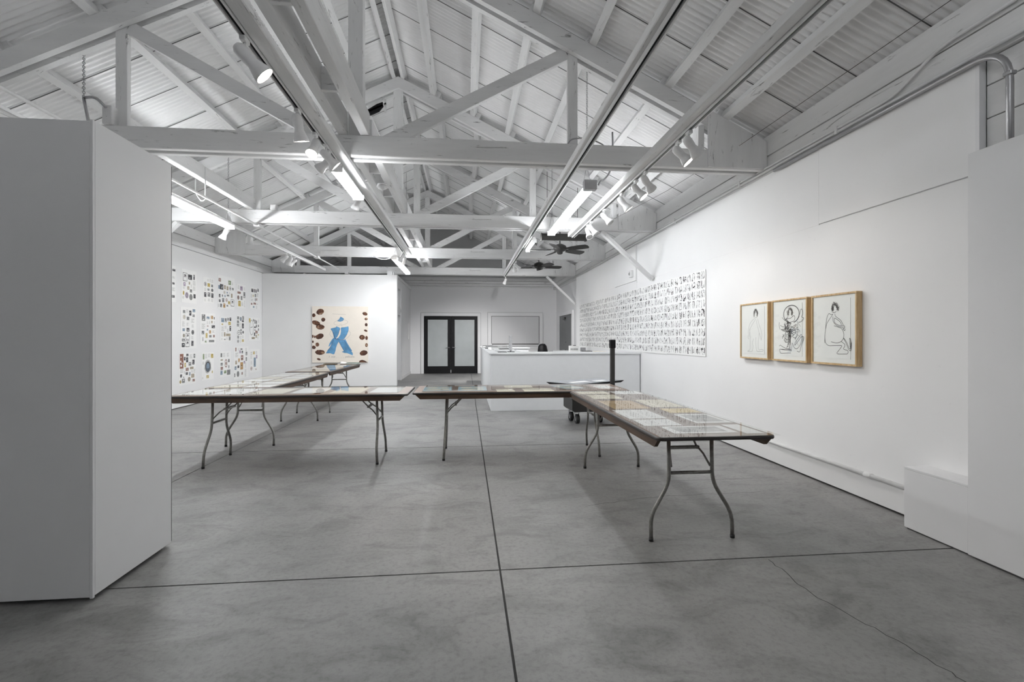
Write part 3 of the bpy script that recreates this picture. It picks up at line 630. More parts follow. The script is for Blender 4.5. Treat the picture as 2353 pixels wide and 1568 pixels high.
for a, b in ((-1.05, -.92), (.92, 1.05)): obj('casing', MB().bbox(a, b, -.05, 0, 0, 1.23), M['wall_grey'], w1)
obj('casing', MB().bbox(-.92, .92, -.05, 0, 1.10, 1.23), M['wall_grey'], w1)
obj('sill', MB().bbox(-1.08, 1.08, -.055, 0, -.035, .0), M['wall_grey'], w1)
for a, b in ((-.90, .39), (.40, .90)): obj('board', MB().bbox(a, b, -.006, 0, .05, 1.085, .003), M['board'], w1)
obj('gap_shadow', MB().box(-.90, .90, -.004, 0, .016, .048).box(-.919, -.902, -.004, 0, .05, 1.1).box(.902, .919, -.004, 0, .05, 1.1).box(-.919, .919, -.004, 0, 1.087, 1.1), M['dark_steel'], w1)  # shade in the gap inside the casing, painted as dark strips
obj('edge_shadow', MB().box(-1.058, -1.0505, -.02, 0, 0, 1.238).box(1.0505, 1.058, -.02, 0, 0, 1.238).box(-1.058, 1.058, -.02, 0, 1.231, 1.238), M['grey_door'], w1)  # painted shadow along the outer edge of the window casing
d2 = struct('door_2', None, None, 'grey steel door in the right wall behind the counter'); d2.location = (3.47, 16.1, 0)
obj('door_leaf', MB().bbox(-.05, -.01, -.98, .98, .01, 2.12), M['grey_door'], d2)
for a, b in ((-1.13, -1.0), (1.0, 1.13)): obj('casing', MB().bbox(-.06, 0, a, b, 0, 2.25), M['wall_grey'], d2)
obj('casing', MB().bbox(-.06, 0, -1.0, 1.0, 2.13, 2.25), M['wall_grey'], d2)
obj('handle', MB().tube(smooth_path([(-.05, -.15, .93), (-.11, -.15, .93), (-.11, .12, .93)], .03), .012, 8), M['chrome'], d2)
obj('lock', MB().lathe([(0, 0), (.03, .0), (.025, .02), (0, .022)], (-.05, -.15, 1.2), (-1, 0, 0), 12), M['chrome'], d2)
obj('closer', MB().bbox(-.11, -.05, -.15, .15, 1.98, 2.06), M['dark_steel'], d2)
tag(obj('wall_panel_box', MB().bbox(0, .025, -.09, .09, 0, .55), M['white_metal'], None, (-2.06, 17.35, 1.30)), 'narrow white box on the passage wall near the double doors', 'box')
tag(obj('wall_outlet', MB().bbox(0, .008, -.04, .04, 0, .12), M['white_metal'], None, (-2.06, 16.2, .38)), 'white outlet plate low on the passage wall', 'outlet')

# ---------------------------------------------------------------- reception counter
t = thing('reception_counter', 'white U-shaped reception counter in front of the far wall', 'counter', (.46, 8.74, 0))
obj('front_panel', MB().bbox(.0, 2.85, 0, .03, .0, 1.045, .003), M['counter'], t)
obj('back_panel', MB().box(.62, 2.85, .42, .44, 0, 1.045), M['counter'], t)
for k in range(6): obj('side_panel', MB().bbox(.0, .03, .035 + .945 * k, .035 + .945 * k + .937, .0, 1.045, .003), M['counter'], t)
obj('inner_panel', MB().box(.58, .60, .46, 4.2, 0, 1.045), M['counter'], t)
obj('end_panel', MB().box(.03, .60, 5.68, 5.70, 0, 1.045), M['counter'], t)
obj('wing_panel', MB().bbox(.60, 1.28, 4.30, 4.33, 0, 1.045), M['counter'], t)
obj('wing_panel', MB().bbox(1.26, 1.28, 4.34, 4.9, 0, 1.045), M['counter'], t)
obj('front_top', MB().bbox(-.035, 2.85, -.03, .47, 1.047, 1.082, .004), M['counter'], t)
obj('side_top', MB().bbox(-.035, .63, .475, 5.74, 1.047, 1.082, .004), M['counter'], t)
obj('wing_top', MB().bbox(.635, 1.31, 4.27, 4.95, 1.047, 1.082, .004), M['counter'], t)
CT = 1.082
t = thing('computer_monitor', 'silver computer monitor seen edge-on on the reception counter', 'monitor', (.855, 9.05, CT))
obj('screen', MB().bbox(-.024, .022, -.11, .11, .03, .315, .008), M['silver'], t); obj('foot', MB().bbox(-.06, .075, -.08, .08, .0, .012), M['dark_steel'], t)
obj('arm', MB().bbox(-.012, .012, -.02, .02, .012, .05), M['galv'], t)
def stack(name, lb, cat, x, y, parts, z=CT, rz=0.):
    t = thing(name, lb, cat, (x, y, z), rz); h = 0
    for pn, w_, d_, hh, m in parts:
        obj(pn, MB().bbox(-w_ / 2, w_ / 2, -d_ / 2, d_ / 2, h, h + hh, min(.004, hh * .3)), M[m], t); h += hh
stack('ring_binder', 'dark binder lying at the far end of the counter top', 'binder', .62, 13.6, (('cover', .30, .45, .006, 'black'), ('pages', .28, .42, .035, 'paper'), ('cover', .30, .45, .006, 'grey_door')))
stack('magazine_stack', 'dark magazines lying in the middle of the side counter', 'magazines', .66, 12.2, (('magazine', .34, .40, .018, 'dark_steel'), ('magazine', .32, .40, .015, 'paper'), ('magazine', .30, .38, .015, 'grey_door')))
stack('paper_stack', 'white paper stack on the side counter behind the monitor', 'papers', .76, 11.0, (('sheet_pile', .42, .50, .05, 'paper'), ('folder', .36, .42, .01, 'grey_print')), rz=.1)
stack('leaflet_tray', 'white leaflet tray with a dark slot near the monitor', 'tray', .80, 9.9, (('tray', .40, .5, .035, 'white_metal'), ('leaflets', .22, .3, .012, 'dark_steel')))
stack('tablet', 'dark tablet lying flat beside the monitor', 'tablet', .69, 9.0, (('body', .17, .26, .010, 'dark_steel'),))
stack('small_box', 'small grey box on the back wing of the counter', 'box', 1.20, 13.25, (('body', .12, .12, .06, 'galv'), ('lid', .125, .125, .012, 'paper')))
t = thing('office_chair', 'black padded office chair behind the reception counter', 'chair', (2.15, 13.0, 0), .35)
obj('backrest', MB().lathe([(0, -.30), (.07, -.295), (.13, -.24), (.145, -.1), (.14, .12), (.12, .24), (.08, .30), (0, .315)], (0, .03, .875), (0, .12, 1), 16), M['black'], t)
obj('seat', MB().bbox(-.24, .24, -.48, -.03, .44, .53, .03), M['black'], t)
obj('column', MB().tube([(0, -.25, .12), (0, -.25, .44)], .028, 10), M['dark_steel'], t)
obj('back_arm', MB().bar((0, -.2, .43), (0, .06, .62), .06, .02), M['dark_steel'], t)
for k in range(5):
    a = 2 * PI * k / 5 + .3; e = (.29 * math.cos(a), -.25 + .29 * math.sin(a), .075)
    lg = obj('leg', MB().bar((0, -.25, .12), e, .045, .03), M['black'], t)
    obj('castor', MB().tube([(e[0] - .02, e[1], .032), (e[0] + .02, e[1], .032)], .03, 10), M['rubber'], lg)
t = thing('side_desk', 'white desk against the right wall behind the counter', 'desk', (2.66, 9.25, 0))
obj('top', MB().bbox(0, .65, 0, 5.0, .93, .965), M['counter'], t)
for y in (.05, 2.5, 4.9): obj('end_panel', MB().box(.02, .62, y, y + .03, 0, .93), M['counter'], t)
t = thing('wall_file', 'white slotted tray standing on the desk by the grey door', 'tray', (2.92, 12.6, .966))
obj('case', MB().bbox(-.13, .12, -.08, .08, 0, .17), M['paper'], t)
for k in range(7): obj('slot', MB().box(-.105 + .03 * k, -.09 + .03 * k, -.083, -.079, .05, .10), M['grey_door'], t)
obj('clip', MB().box(-.02, .05, -.02, .02, .17, .185), M['black'], t)
stack('grey_case', 'small grey box right of the slotted tray on the desk', 'box', 3.12, 12.4, (('body', .12, .12, .12, 'galv'), ('lid', .125, .125, .012, 'white_metal')), .966)
stack('desk_scanner', 'black flat device on the desk close to the ink drawings', 'device', 2.84, 10.9, (('body', .20, .30, .06, 'black'), ('lid', .19, .28, .02, 'dark_steel')), .966)
stack('desk_papers', 'white papers lying beside the black device on the desk', 'papers', 3.06, 10.6, (('sheet_pile', .25, .36, .07, 'paper'), ('folder', .24, .30, .01, 'cream')), .966)

# ---------------------------------------------------------------- folding tables
TZ = .765
def outline(hx, hy, r, n=6):
    return [(sx * (hx - r) + r * math.cos(a0 + PI / 2 * k / n), sy * (hy - r) + r * math.sin(a0 + PI / 2 * k / n)) for sx, sy, a0 in ((1, 1, 0), (-1, 1, PI / 2), (-1, -1, PI), (1, -1, 1.5 * PI)) for k in range(n + 1)]
def folding_table():
    t = thing('folding_table', 'x', 'table', (0, 0, 0), 0, 'folding tables set end to end'); HX, HY = 1.22, .381
    obj('tabletop', MB().prism(outline(HX - .012, HY - .012, .03), lambda a, b: (a, b, TZ - .019), lambda a, b: (a, b, TZ)), M['hardboard'], t)
    rings = [(0.012, TZ + .001), (.003, TZ - .001), (.0, TZ - .007), (.0, TZ - .016), (.004, TZ - .022), (.014, TZ - .022)]
    loops = [[(x, y, z) for x, y in outline(HX - o, HY - o, .042 - o)] for o, z in rings]; n = len(loops[0])
    vs = [p for l in loops for p in l]; k = len(loops)
    obj('edge_moulding', MB().add(vs, [(i * n + j, i * n + (j + 1) % n, ((i + 1) % k) * n + (j + 1) % n, ((i + 1) % k) * n + j) for i in range(k) for j in range(n)], 0, True), M['edge'], t)
    for s in (-1, 1):
        y0, y1 = sorted((s * (HY - .012), s * (HY - .034)))
        obj('side_rail', MB().prism([(-HX + .03, TZ - .0195), (HX - .03, TZ - .0195), (HX - .085, TZ - .072), (-HX + .085, TZ - .072)], lambda a, b: (a, y0, b), lambda a, b: (a, y1, b)), M['apron'], t)
        obj('cross_rail', MB().bbox(s * .40 - .02, s * .40 + .02, -HY + .036, HY - .036, TZ - .055, TZ - .0195, .002), M['apron'], t)
        xt, xb = s * .855, s * .885
        for q in (-1, 1):
            lg = obj('leg', MB().tube(smooth_path([(xt, q * .153, TZ - .020), (xt + s * .012, q * .153, .385), (xb - s * .008, q * .287, .165), (xb, q * .287, .012)], .07, 5), .0135, 10), M['leg'], t)
            obj('rubber_foot', MB().tube([(xb, q * .287, 0), (xb, q * .287, .022)], .0155, 10), M['rubber'], lg)
            obj('brace', MB().tube([(xt + s * .010, q * .138, .49), (xt - s * .05, q * .120, .56), (xt - s * .11, q * .100, .605)], .0075, 7).tube([(xt - s * .09, q * .100, .585), (xt - s * .24, q * .085, TZ - .024)], .0075, 7), M['leg'], t)
            obj('hinge_plate', MB().bbox(xt - .025, xt + .025, q * .153 - .04, q * .153 + .04, TZ - .0225, TZ - .0195, .001), M['leg'], t)
        obj('stretcher', MB().tube([(xt + s * .010, -.150, .448), (xt + s * .010, .150, .448)], .0115, 9), M['leg'], t)
        obj('brace_link', MB().bbox(xt - s * .10 - .012, xt - s * .10 + .012, -.115, .115, .583, .605, .003), M['leg'], t)
    return t
tA = folding_table(); tA.location = (1.525, 3.95, 0); tA.rotation_euler = (0, 0, PI / 2); tA['label'] = 'folding table nearest the camera, covered with cream and white sheets under acrylic'
dup(tA, (.64, 5.57, 0), 0, 'brown topped folding table in the middle, with pale blue prints')
dup(tA, (-1.835, 5.485, 0), 0, 'folding table beside the near white panel, reflecting the wall of posters')
dup(tA, (-2.70, 7.11, 0), PI / 2, 'folding table running back behind the left table, covered in white sheets')
dup(tA, (-2.74, 9.72, 0), PI / 2, 'farthest folding table, in front of the painting of a blue suit')
PZ = TZ + .0012
def sheet(lb, cx, cy, w_, d_, m, rz=0., z=PZ, name='paper_sheet', extra=None, cat='paper'):
    o = tag(obj(name, MB().box(-w_ / 2, w_ / 2, -d_ / 2, d_ / 2, 0, .0006), M[m], None, (cx, cy, z), (0, 0, rz)), lb, cat, 'sheets laid out on the tables')
    if extra: extra(o, w_, d_)
    return o
random.seed(21)
def lines(o, w_, d_):                                        # a few lines of hand drawn marks
    mb = MB(); f = lambda a, b: (a, b, .0009)
    for k in range(5):
        y = d_ * (.32 - .15 * k); x = -w_ * .36; pts = []
        while x < w_ * random.uniform(.1, .38): pts.append((x, y + random.uniform(-.006, .006))); x += .012
        mb.ribbon(pts, .0016, f)
    obj('ink_marks', mb, M['pencil'], o)
def border(m):
    def fn(o, w_, d_): obj('print', MB().box(-w_ * .38, w_ * .38, -d_ * .36, d_ * .36, .0007, .0009), M[m], o)
    return fn
def clouds(o, w_, d_):
    mb = MB(); f = lambda a, b: (a, b, .0009)
    for cx, cy, rx, ry in ((-.2, .22, .24, .16), (.22, .2, .2, .14), (-.12, -.22, .3, .18), (.26, -.2, .17, .16)):
        mb.flat([((cx + rx * math.cos(2 * PI * k / 14) * (1 + .12 * math.sin(5 * k))) * w_, (cy + ry * math.sin(2 * PI * k / 14)) * d_) for k in range(14)], f)
    obj('print', mb, M['cream_print'], o)
for lb, x0, x1, y0, y1, m, ex in (
    ('cream sheet at the far left corner of the nearest table', 1.20, 1.53, 4.90, 5.12, 'cream', lines), ('white sheet at the far right corner of the nearest table', 1.58, 1.88, 4.86, 5.12, 'paper', lines),
    ('cream sheet in the second row of the nearest table, left side', 1.25, 1.54, 4.50, 4.83, 'cream', lines), ('large tan sheet in the middle of the nearest table', 1.24, 1.56, 3.86, 4.36, 'tan', lines),
    ('long pale tan sheet right of the large tan sheet', 1.60, 1.88, 3.92, 4.40, 'cream', lines), ('white sheet left of the yellow sheet on the nearest table', 1.20, 1.49, 3.38, 3.80, 'paper', lines),
    ('small white sheet by the left edge of the nearest table', 1.21, 1.48, 3.10, 3.35, 'paper', lines), ('yellow sheet with an ochre scribble on the nearest table', 1.62, 1.88, 3.62, 3.84, 'yellow_paper', lines),
    ('white sheet with a small grey picture on the nearest table', 1.61, 1.88, 3.17, 3.55, 'paper', border('grey_print')), ('pale sheet with a grey photograph at the near end of the nearest table', 1.30, 1.72, 2.84, 3.07, 'paper', border('grey_print')),
    ('white sheet at the near right corner of the nearest table', 1.75, 1.87, 2.80, 3.10, 'paper', None)):
    sheet(lb, (x0 + x1) / 2, (y0 + y1) / 2, x1 - x0, y1 - y0, m, random.uniform(-.02, .02), PZ, 'paper_sheet', ex)
for lb, x, y, w_, d_, m, ex, rz in (
    ('pale blue print with cream shapes at the left end of the middle table', -.325, 5.58, .325, .46, 'blue_print', clouds, .02), ('second pale blue print with cream shapes on the middle table', .075, 5.56, .33, .46, 'blue_print', clouds, -.01),
    ('cream sheet at the back edge of the middle table', .635, 5.72, .34, .26, 'cream', lines, -.02), ('small cream sheet at the front edge of the middle table', .445, 5.35, .20, .25, 'cream', lines, .0),
    ('larger cream sheet at the front edge of the middle table', .82, 5.36, .34, .29, 'cream', lines, .0), ('pale blue print at the right end of the middle table, next to the nearest table', 1.22, 5.62, .26, .40, 'blue_print', clouds, .35),
    ('pinkish sheet at the right end of the middle table', 1.66, 5.60, .28, .50, 'pink_paper', border('paper'), .03)):
    sheet(lb, x, y, w_, d_, m, rz, PZ, 'paper_sheet', ex)
for lb, x, y, w_, d_, m in (
    ('white sheet at the right end of the left table', -.885, 5.52, .32, .50, 'paper'), ('cream white sheet second from the right end of the left table', -1.30, 5.52, .33, .55, 'cream_print'),
    ('white sheet near the middle of the left table', -1.72, 5.53, .33, .50, 'paper'), ('pale outlined sheet left of the middle of the left table', -2.12, 5.50, .34, .50, 'cream_print'), ('white sheet near the left end of the left table', -2.52, 5.52, .34, .52, 'paper'),
    ('white sheet at the left end of the left table', -2.87, 5.50, .28, .50, 'paper')):
    sheet(lb, x, y, w_, d_, m, random.uniform(-.02, .02), PZ, 'paper_sheet', lines)
rows = ('nearest', 'second', 'third', 'fourth', 'fifth', 'farthest')
for k in range(6):
    for s, side in ((-1, 'left'), (1, 'right')):
        sheet('white sheet in the %s row of the table behind the left table, %s side' % (rows[k], side), -2.70 + s * .185, 6.12 + .395 * k, .32, .31, 'paper' if (k + (s > 0)) % 3 else 'cream_print', random.uniform(-.02, .02), PZ, 'paper_sheet', lines)
for k, (lb, m) in enumerate((('pale sheet nearest on the farthest table', 'cream_print'), ('white sheet in the middle of the farthest table', 'paper'), ('cream sheet past the middle of the farthest table', 'cream'))):
    sheet(lb, -2.74, 8.85 + .62 * k, .5, .4, m, 0, PZ, 'paper_sheet', lines)
t = thing('green_book', 'green book lying at the far end of the farthest table', 'book', (-2.49, 10.78, TZ + .009)); 
m_green = plain('green_cloth', '#2f5c49', .6)
for z in (0, .024): obj('cover', MB().bbox(-.13, .12, -.09, .09, z, z + .004, .001), m_green, t)
obj('pages', MB().box(-.125, .112, -.085, .085, .004, .024), M['paper'], t)
t = thing('glove_pile', 'crumpled white gloves beside the green book', 'gloves', (-2.70, 10.78, TZ + .009))
obj('glove', MB().lathe([(0, 0), (.07, .004), (.08, .02), (.05, .04), (.0, .045)], n=9), M['paper'], t); obj('glove', MB().lathe([(0, 0), (.05, .0), (.06, .018), (.03, .03), (0, .032)], (-.03, .03, 0.02), (.1, 0, 1), 8), M['paper'], t)
stack('brown_folder', 'brown folder beside the white gloves on the farthest table', 'folder', -2.98, 10.78, (('cover', .26, .18, .004, 'apron'), ('pages', .25, .17, .008, 'cream'), ('cover', .26, .18, .004, 'apron')), TZ + .009)
AC = TZ + .0035
def acrylic(lb, cx, cy, hx, hy, rz=0.):
    tag(obj('acrylic_sheet', MB().prism(outline(hx, hy, .004, 1), lambda a, b: (a, b, 0), lambda a, b: (a, b, .0045)), M['acrylic'], None, (cx, cy, AC), (0, 0, rz)), lb, 'acrylic sheet', 'clear sheets over the tables')
acrylic('clear acrylic sheet over the table nearest the camera', 1.535, 3.93, .378, 1.225)
acrylic('clear acrylic sheet over the middle table', .66, 5.57, 1.14, .345)
acrylic('clear acrylic sheet over the left table', -1.865, 5.485, 1.14, .360)
acrylic('clear acrylic sheet over the table behind the left table', -2.70, 7.11, .362, 1.18)
acrylic('clear acrylic sheet over the farthest table', -2.74, 9.72, .362, 1.18)

# ---------------------------------------------------------------- cart with a flat screen
t = thing('screen_cart', 'black wheeled cart with a mast and a screen lying flat', 'cart', (1.92, 7.42, 0), .08)
obj('base', MB().prism([(-.30, .40), (.42, .40), (.42, .24), (.30, .205), (-.26, .205), (-.30, .24)], lambda a, b: (a, -.22, b), lambda a, b: (a, .26, b)), M['black_metal'], t)
obj('base_lid', MB().bbox(-.31, .43, -.23, .27, .40, .42, .004), M['black_metal'], t)
obj('mast', MB().bbox(.27, .335, -.375, -.32, .18, 1.325, .006), M['black_metal'], t)
obj('mast_foot', MB().bbox(.22, .38, -.37, -.2, .16, .21, .006), M['black_metal'], t)
obj('mast_cap', MB().bbox(.262, .343, -.383, -.312, 1.20, 1.33, .006), M['black'], t)
obj('screen_post', MB().tube([(0, 0, .42), (0, 0, .645)], .035, 12), M['black_metal'], t)
rm = Matrix.Translation((-.05, -.12, .665)) @ Matrix.Rotation(.595 - .08, 4, 'Z') @ Matrix.Rotation(-.012, 4, 'X')
sc_ = obj('screen', MB().prism([(-.555, -.32), (.555, -.32), (.555, .32), (-.555, .32)], lambda a, b: rm @ Vector((a * .93, b * .90, -.022)), lambda a, b: rm @ Vector((a, b, .012))), M['black'], t)
obj('display', MB().prism([(-.54, -.305), (.54, -.305), (.54, .305), (-.54, .305)], lambda a, b: rm @ Vector((a, b, .0122)), lambda a, b: rm @ Vector((a, b, .0135))), M['screen'], sc_)
obj('picture', MB().flat([(-.40, -.10), (-.02, -.12), (.0, .02), (-.36, .04)], lambda a, b: rm @ Vector((a, b, .0140))).flat([(.08, -.16), (.30, -.18), (.33, -.05), (.1, -.03)], lambda a, b: rm @ Vector((a, b, .0140))), M['paper'], sc_)
for sx, sy in ((-.17, -.05), (.22, -.02), (-.19, .20), (.30, .20)):
    c = obj('castor', MB().tube([(sx - .026, sy, .075), (sx + .026, sy, .075)], .075, 20), M['rubber'], t)
    obj('fork', MB().bar((sx - .034, sy, .07), (sx - .034, sy + .01, .175), .006, .04, (0, 1, 0)).bar((sx + .034, sy, .07), (sx + .034, sy + .01, .175), .006, .04, (0, 1, 0)).box(sx - .042, sx + .042, sy - .03, sy + .05, .172, .182).tube([(sx, sy + .01, .18), (sx, sy + .01, .21)], .022, 10), M['chrome'], c)
    obj('hub', MB().tube([(sx - .029, sy, .075), (sx + .029, sy, .075)], .035, 14), M['galv'], c)

# ---------------------------------------------------------------- framed drawings on the right wall
for i, (yc, lb) in enumerate(((5.105, 'oak framed drawing of a faint standing figure, leftmost of three'), (4.518, 'oak framed drawing of a tangled black figure, middle of three'), (3.934, 'oak framed drawing of a seated round figure, rightmost of three'))):
    t = thing('framed_drawing', lb, 'framed drawing', (3.325, yc, 1.12), 0, 'framed drawings on the right wall'); W, H = .525, .64
    f = lambda a, b, d=0: (-.055 + d, -a, b)
    for a0, a1, b0, b1 in ((-W / 2, W / 2, 0, .017), (-W / 2, W / 2, H - .017, H), (-W / 2, -W / 2 + .016, .0172, H - .0172), (W / 2 - .016, W / 2, .0172, H - .0172)):
        obj('frame_rail', MB().bbox(-.055, .0, -a1, -a0, b0, b1, .002), M['oak'], t)
    obj('mount', MB().box(-.044, -.005, -W / 2 + .017, W / 2 - .017, .018, H - .018), M['paper'], t)
    pp = obj('drawing_sheet', MB().box(-.0470, -.0445, -.19, .19, .06, H - .05), M['paper'], t)
    q = lambda a, b: (-.0475, -a, b)
    mb = MB(); wd = (.0024, .0046, .0042)[i]
    for st in DRAWINGS[i]:
        pts = [tuple(float(v) / 1000 for v in s.split(',')) for s in st.split()]
        pts = [(p.x, p.y) for p in smooth_path([(a, b, 0) for a, b in pts], .03, 3)]
        mb.ribbon(pts, wd, q)
    random.seed(5 + i)
    if i == 1:
        for k in range(2):
            mb.ribbon([(.036 + (.112 + .006 * k) * math.cos(a / 30 * 2 * PI), .483 + (.087 + .004 * k) * math.sin(a / 30 * 2 * PI)) for a in range(-6, 23)], .0042, q)
        for k in range(34):
            x, y = random.gauss(-.006, .032), random.gauss(.34, .045)
            mb.ribbon([(x, y), (x + random.gauss(0, .03), y + random.gauss(0, .035)), (x + random.gauss(0, .03), y + random.gauss(0, .04))], random.choice((.003, .0045, .006)), q)
        for k in range(16):
            x, y = random.gauss(.018, .007), random.uniform(.10, .29)
            mb.ribbon([(x, y), (x + random.gauss(0, .008), y + .05), (x + random.gauss(0, .008), y + .085)], .0042, q)
        for k in range(14):
            x, y = random.gauss(.08, .03), random.gauss(.30, .06)
            mb.ribbon([(x, y), (x + random.gauss(0, .04), y + random.gauss(0, .04))], .0026, q)
    obj('ink_lines', mb, M[('ink_soft', 'ink', 'ink')[i]], pp)
    hx, hy, rx, ry = HAIR[i]; mb = MB()
    for k in range(80):
        a = random.uniform(-.5, PI + .5); r = random.uniform(.60, 1.0); x, y = hx + rx * r * math.cos(a), hy - ry * .25 + ry * 1.2 * r * math.sin(a)
        mb.ribbon([(x + random.gauss(0, .007), y + random.gauss(0, .009)) for _ in range(4)], .0034, q)
    obj('pencil_hair', mb, M['pencil'], pp)
    obj('glazing', MB().box(-.0525, -.050, -W / 2 + .0165, W / 2 - .0165, .0175, H - .0175), M['acrylic'], t)

# ---------------------------------------------------------------- long row of ink drawings on the right wall
COLS, RW = 52, 7.28 / 52; ZB, ZT = 1.11, 2.315; y_hi = 13.55; random.seed(77)
cuts = [0, 9, 17, 26, 35, 43, 52]                            # columns counted from the near edge
names = ('nearest', 'second', 'third', 'fourth', 'fifth', 'farthest')
for k in range(6):
    y0 = 6.27 + cuts[k] * RW; y1 = 6.27 + cuts[k + 1] * RW
    o = tag(obj('drawing_panel', MB().box(-.003, 0, .002, y1 - y0 - .002, -.012 - .012 * (k % 2), ZT - ZB), M['paper'], None, (XR - .001 - .0015 * (k % 2), y0, ZB)),
            '%s large white sheet of small black ink figures in rows' % names[k], 'drawing sheet', 'sheets of ink figures on the right wall')
    mb = MB(); q = lambda a, b: (-.0036, a, b)
    for c in range(cuts[k + 1] - cuts[k]):
        for r in range(9):
            w_, h_ = RW * .70, (ZT - ZB) / 9 * .78; x0 = RW * c + RW * .15; z0 = (ZT - ZB) / 9 * r + .013; dark = random.random()
            P = lambda: (x0 + random.uniform(0, w_), z0 + random.uniform(0, h_))
            for sx in (0, 1):                                # limbs that run the height of the figure
                x = x0 + w_ * (.12 + .7 * sx) + random.gauss(0, .008); pts = [(min(max(x + random.gauss(0, .009), x0), x0 + w_), z0 + h_ * (.02 + .24 * j)) for j in range(5)]
                mb.ribbon(pts, random.choice((.005, .007)), q, random.choice((0, 1, 1)))
            for s in range(random.randint(4, 7)):
                x, z = P(); vert = random.random() < .6; pts = [(x, z)]
                for j in range(random.randint(2, 4)):
                    x += random.gauss(0, .010 if vert else .025); z += random.gauss(0, .042 if vert else .014)
                    pts.append((min(max(x, x0), x0 + w_), min(max(z, z0), z0 + h_)))
                mb.ribbon(pts, random.choice((.006, .007, .011, .016 if dark > .5 else .007)), q, 0 if random.random() < .45 + .5 * dark else 1)
    io = obj('ink_figures', mb, [M['ink'], M['ink_soft']], o); io['kind'] = 'stuff'

# ---------------------------------------------------------------- posters on the left wall
random.seed(31)
wh = {0: ('top row, cut off by the near panel', ), 1: ('top row, first from the near panel',), 2: ('top row, second from the near panel',), 3: ('top row, large, third from the near panel',), 4: ('top row, fourth from the near panel, with a yellow bottle',), 5: ('top row, beside the corner',),
      6: ('tall, middle row, first from the near panel',), 7: ('middle row, second from the near panel',), 8: ('middle row, third from the near panel',), 9: ('middle row, fourth from the near panel, in three columns',), 10: ('middle row, beside the corner, with an outlined oval',),
      11: ('bottom row, first, with a rust red stripe',), 12: ('bottom row, with one large dark blue picture',), 13: ('bottom row, third from the near panel',), 14: ('tall, bottom row, fourth from the near panel',), 15: ('bottom row, beside the corner',)}
keys = list(STK); 
for i, (y0, y1, z0, z1, st) in enumerate(POSTERS):
    o = tag(obj('sticker_poster', MB().box(0, .003, 0, y1 - y0, 0, z1 - z0), M['paper'], None, (XL + .001, y0, z0)), 'white poster of small stickers, ' + wh[i][0], 'poster', 'sticker posters on the left wall')
    mb = MB(); q = lambda a, b: (.0036, a, b); q2 = lambda a, b: (.0041, a, b)
    for s in st.split():
        cx, cy, w_, h_, k = s.split(','); cx, cy, w_, h_ = (float(v) / 1000 for v in (cx, cy, w_, h_)); e = k.endswith('e') ; k = k[0]; mi = keys.index(k)
        el = lambda sx, sy: [(cx + w_ / 2 * sx * math.cos(2 * PI * j / 16), cy + h_ / 2 * sy * math.sin(2 * PI * j / 16)) for j in range(16)]
        rc = lambda a0, a1, b0, b1: [(cx + w_ * a0, cy + h_ * b0), (cx + w_ * a1, cy + h_ * b0), (cx + w_ * a1, cy + h_ * b1), (cx + w_ * a0, cy + h_ * b1)]
        n = len(keys)
        if k == 'K':
            pts = el(1, 1) + el(1, 1)[:1] if e else rc(-.5, .5, -.5, .5) + rc(-.5, .5, -.5, .5)[:1]
            mb.ribbon(pts, .012, q, mi)
            mb.ribbon([(cx - w_ * .3, cy), (cx + w_ * .3, cy + h_ * .05)], .012, q, mi); mb.flat(rc(-.2, .25, .12, .3), q, mi if not e else n)
            continue
        if k == 'l':
            for j in range(4): b = -.42 + .24 * j; mb.flat(rc(-.45, random.uniform(.1, .45), b, b + .10), q, mi)
            mb.ribbon(rc(-.5, .5, -.5, .5) + rc(-.5, .5, -.5, .5)[:1], .004, q, mi); continue
        if k == 'B':
            mb.flat([(cx + w_ / 2 * (1 + .14 * random.uniform(-1, 1)) * math.cos(2 * PI * j / 22), cy + h_ / 2 * (1 + .12 * random.uniform(-1, 1)) * math.sin(2 * PI * j / 22)) for j in range(22)], q, keys.index('l'))
            mb.flat(el(.8, .8), q2, keys.index('k')); mb.flat([(a, b + h_ * .02) for a, b in el(.5, .55)], lambda a, b: (.0045, a, b), keys.index('b')); mb.flat([(a, b - h_ * .22) for a, b in el(.6, .22)], lambda a, b: (.0047, a, b), keys.index('B')); continue
        mb.flat(el(1, 1) if e else rc(-.5, .5, -.5, .5), q, mi)
        if e: mb.flat(el(.72, .72), q2, n if random.random() < .6 else keys.index('g')); mb.flat(el(.45, .4), lambda a, b: (.0045, a, b), mi)
        else:
            for j in range(random.randint(2, 4)):
                a0 = random.uniform(-.42, .0); b0 = random.uniform(-.42, .3); mb.flat(rc(a0, a0 + random.uniform(.2, .42), b0, b0 + random.uniform(.06, .14)), q2, random.choice((n, n, keys.index('k'), keys.index('l'))))
    po = obj('sticker_print', mb, [M['s_' + k] for k in keys] + [M['paper']], o, None, None, False)

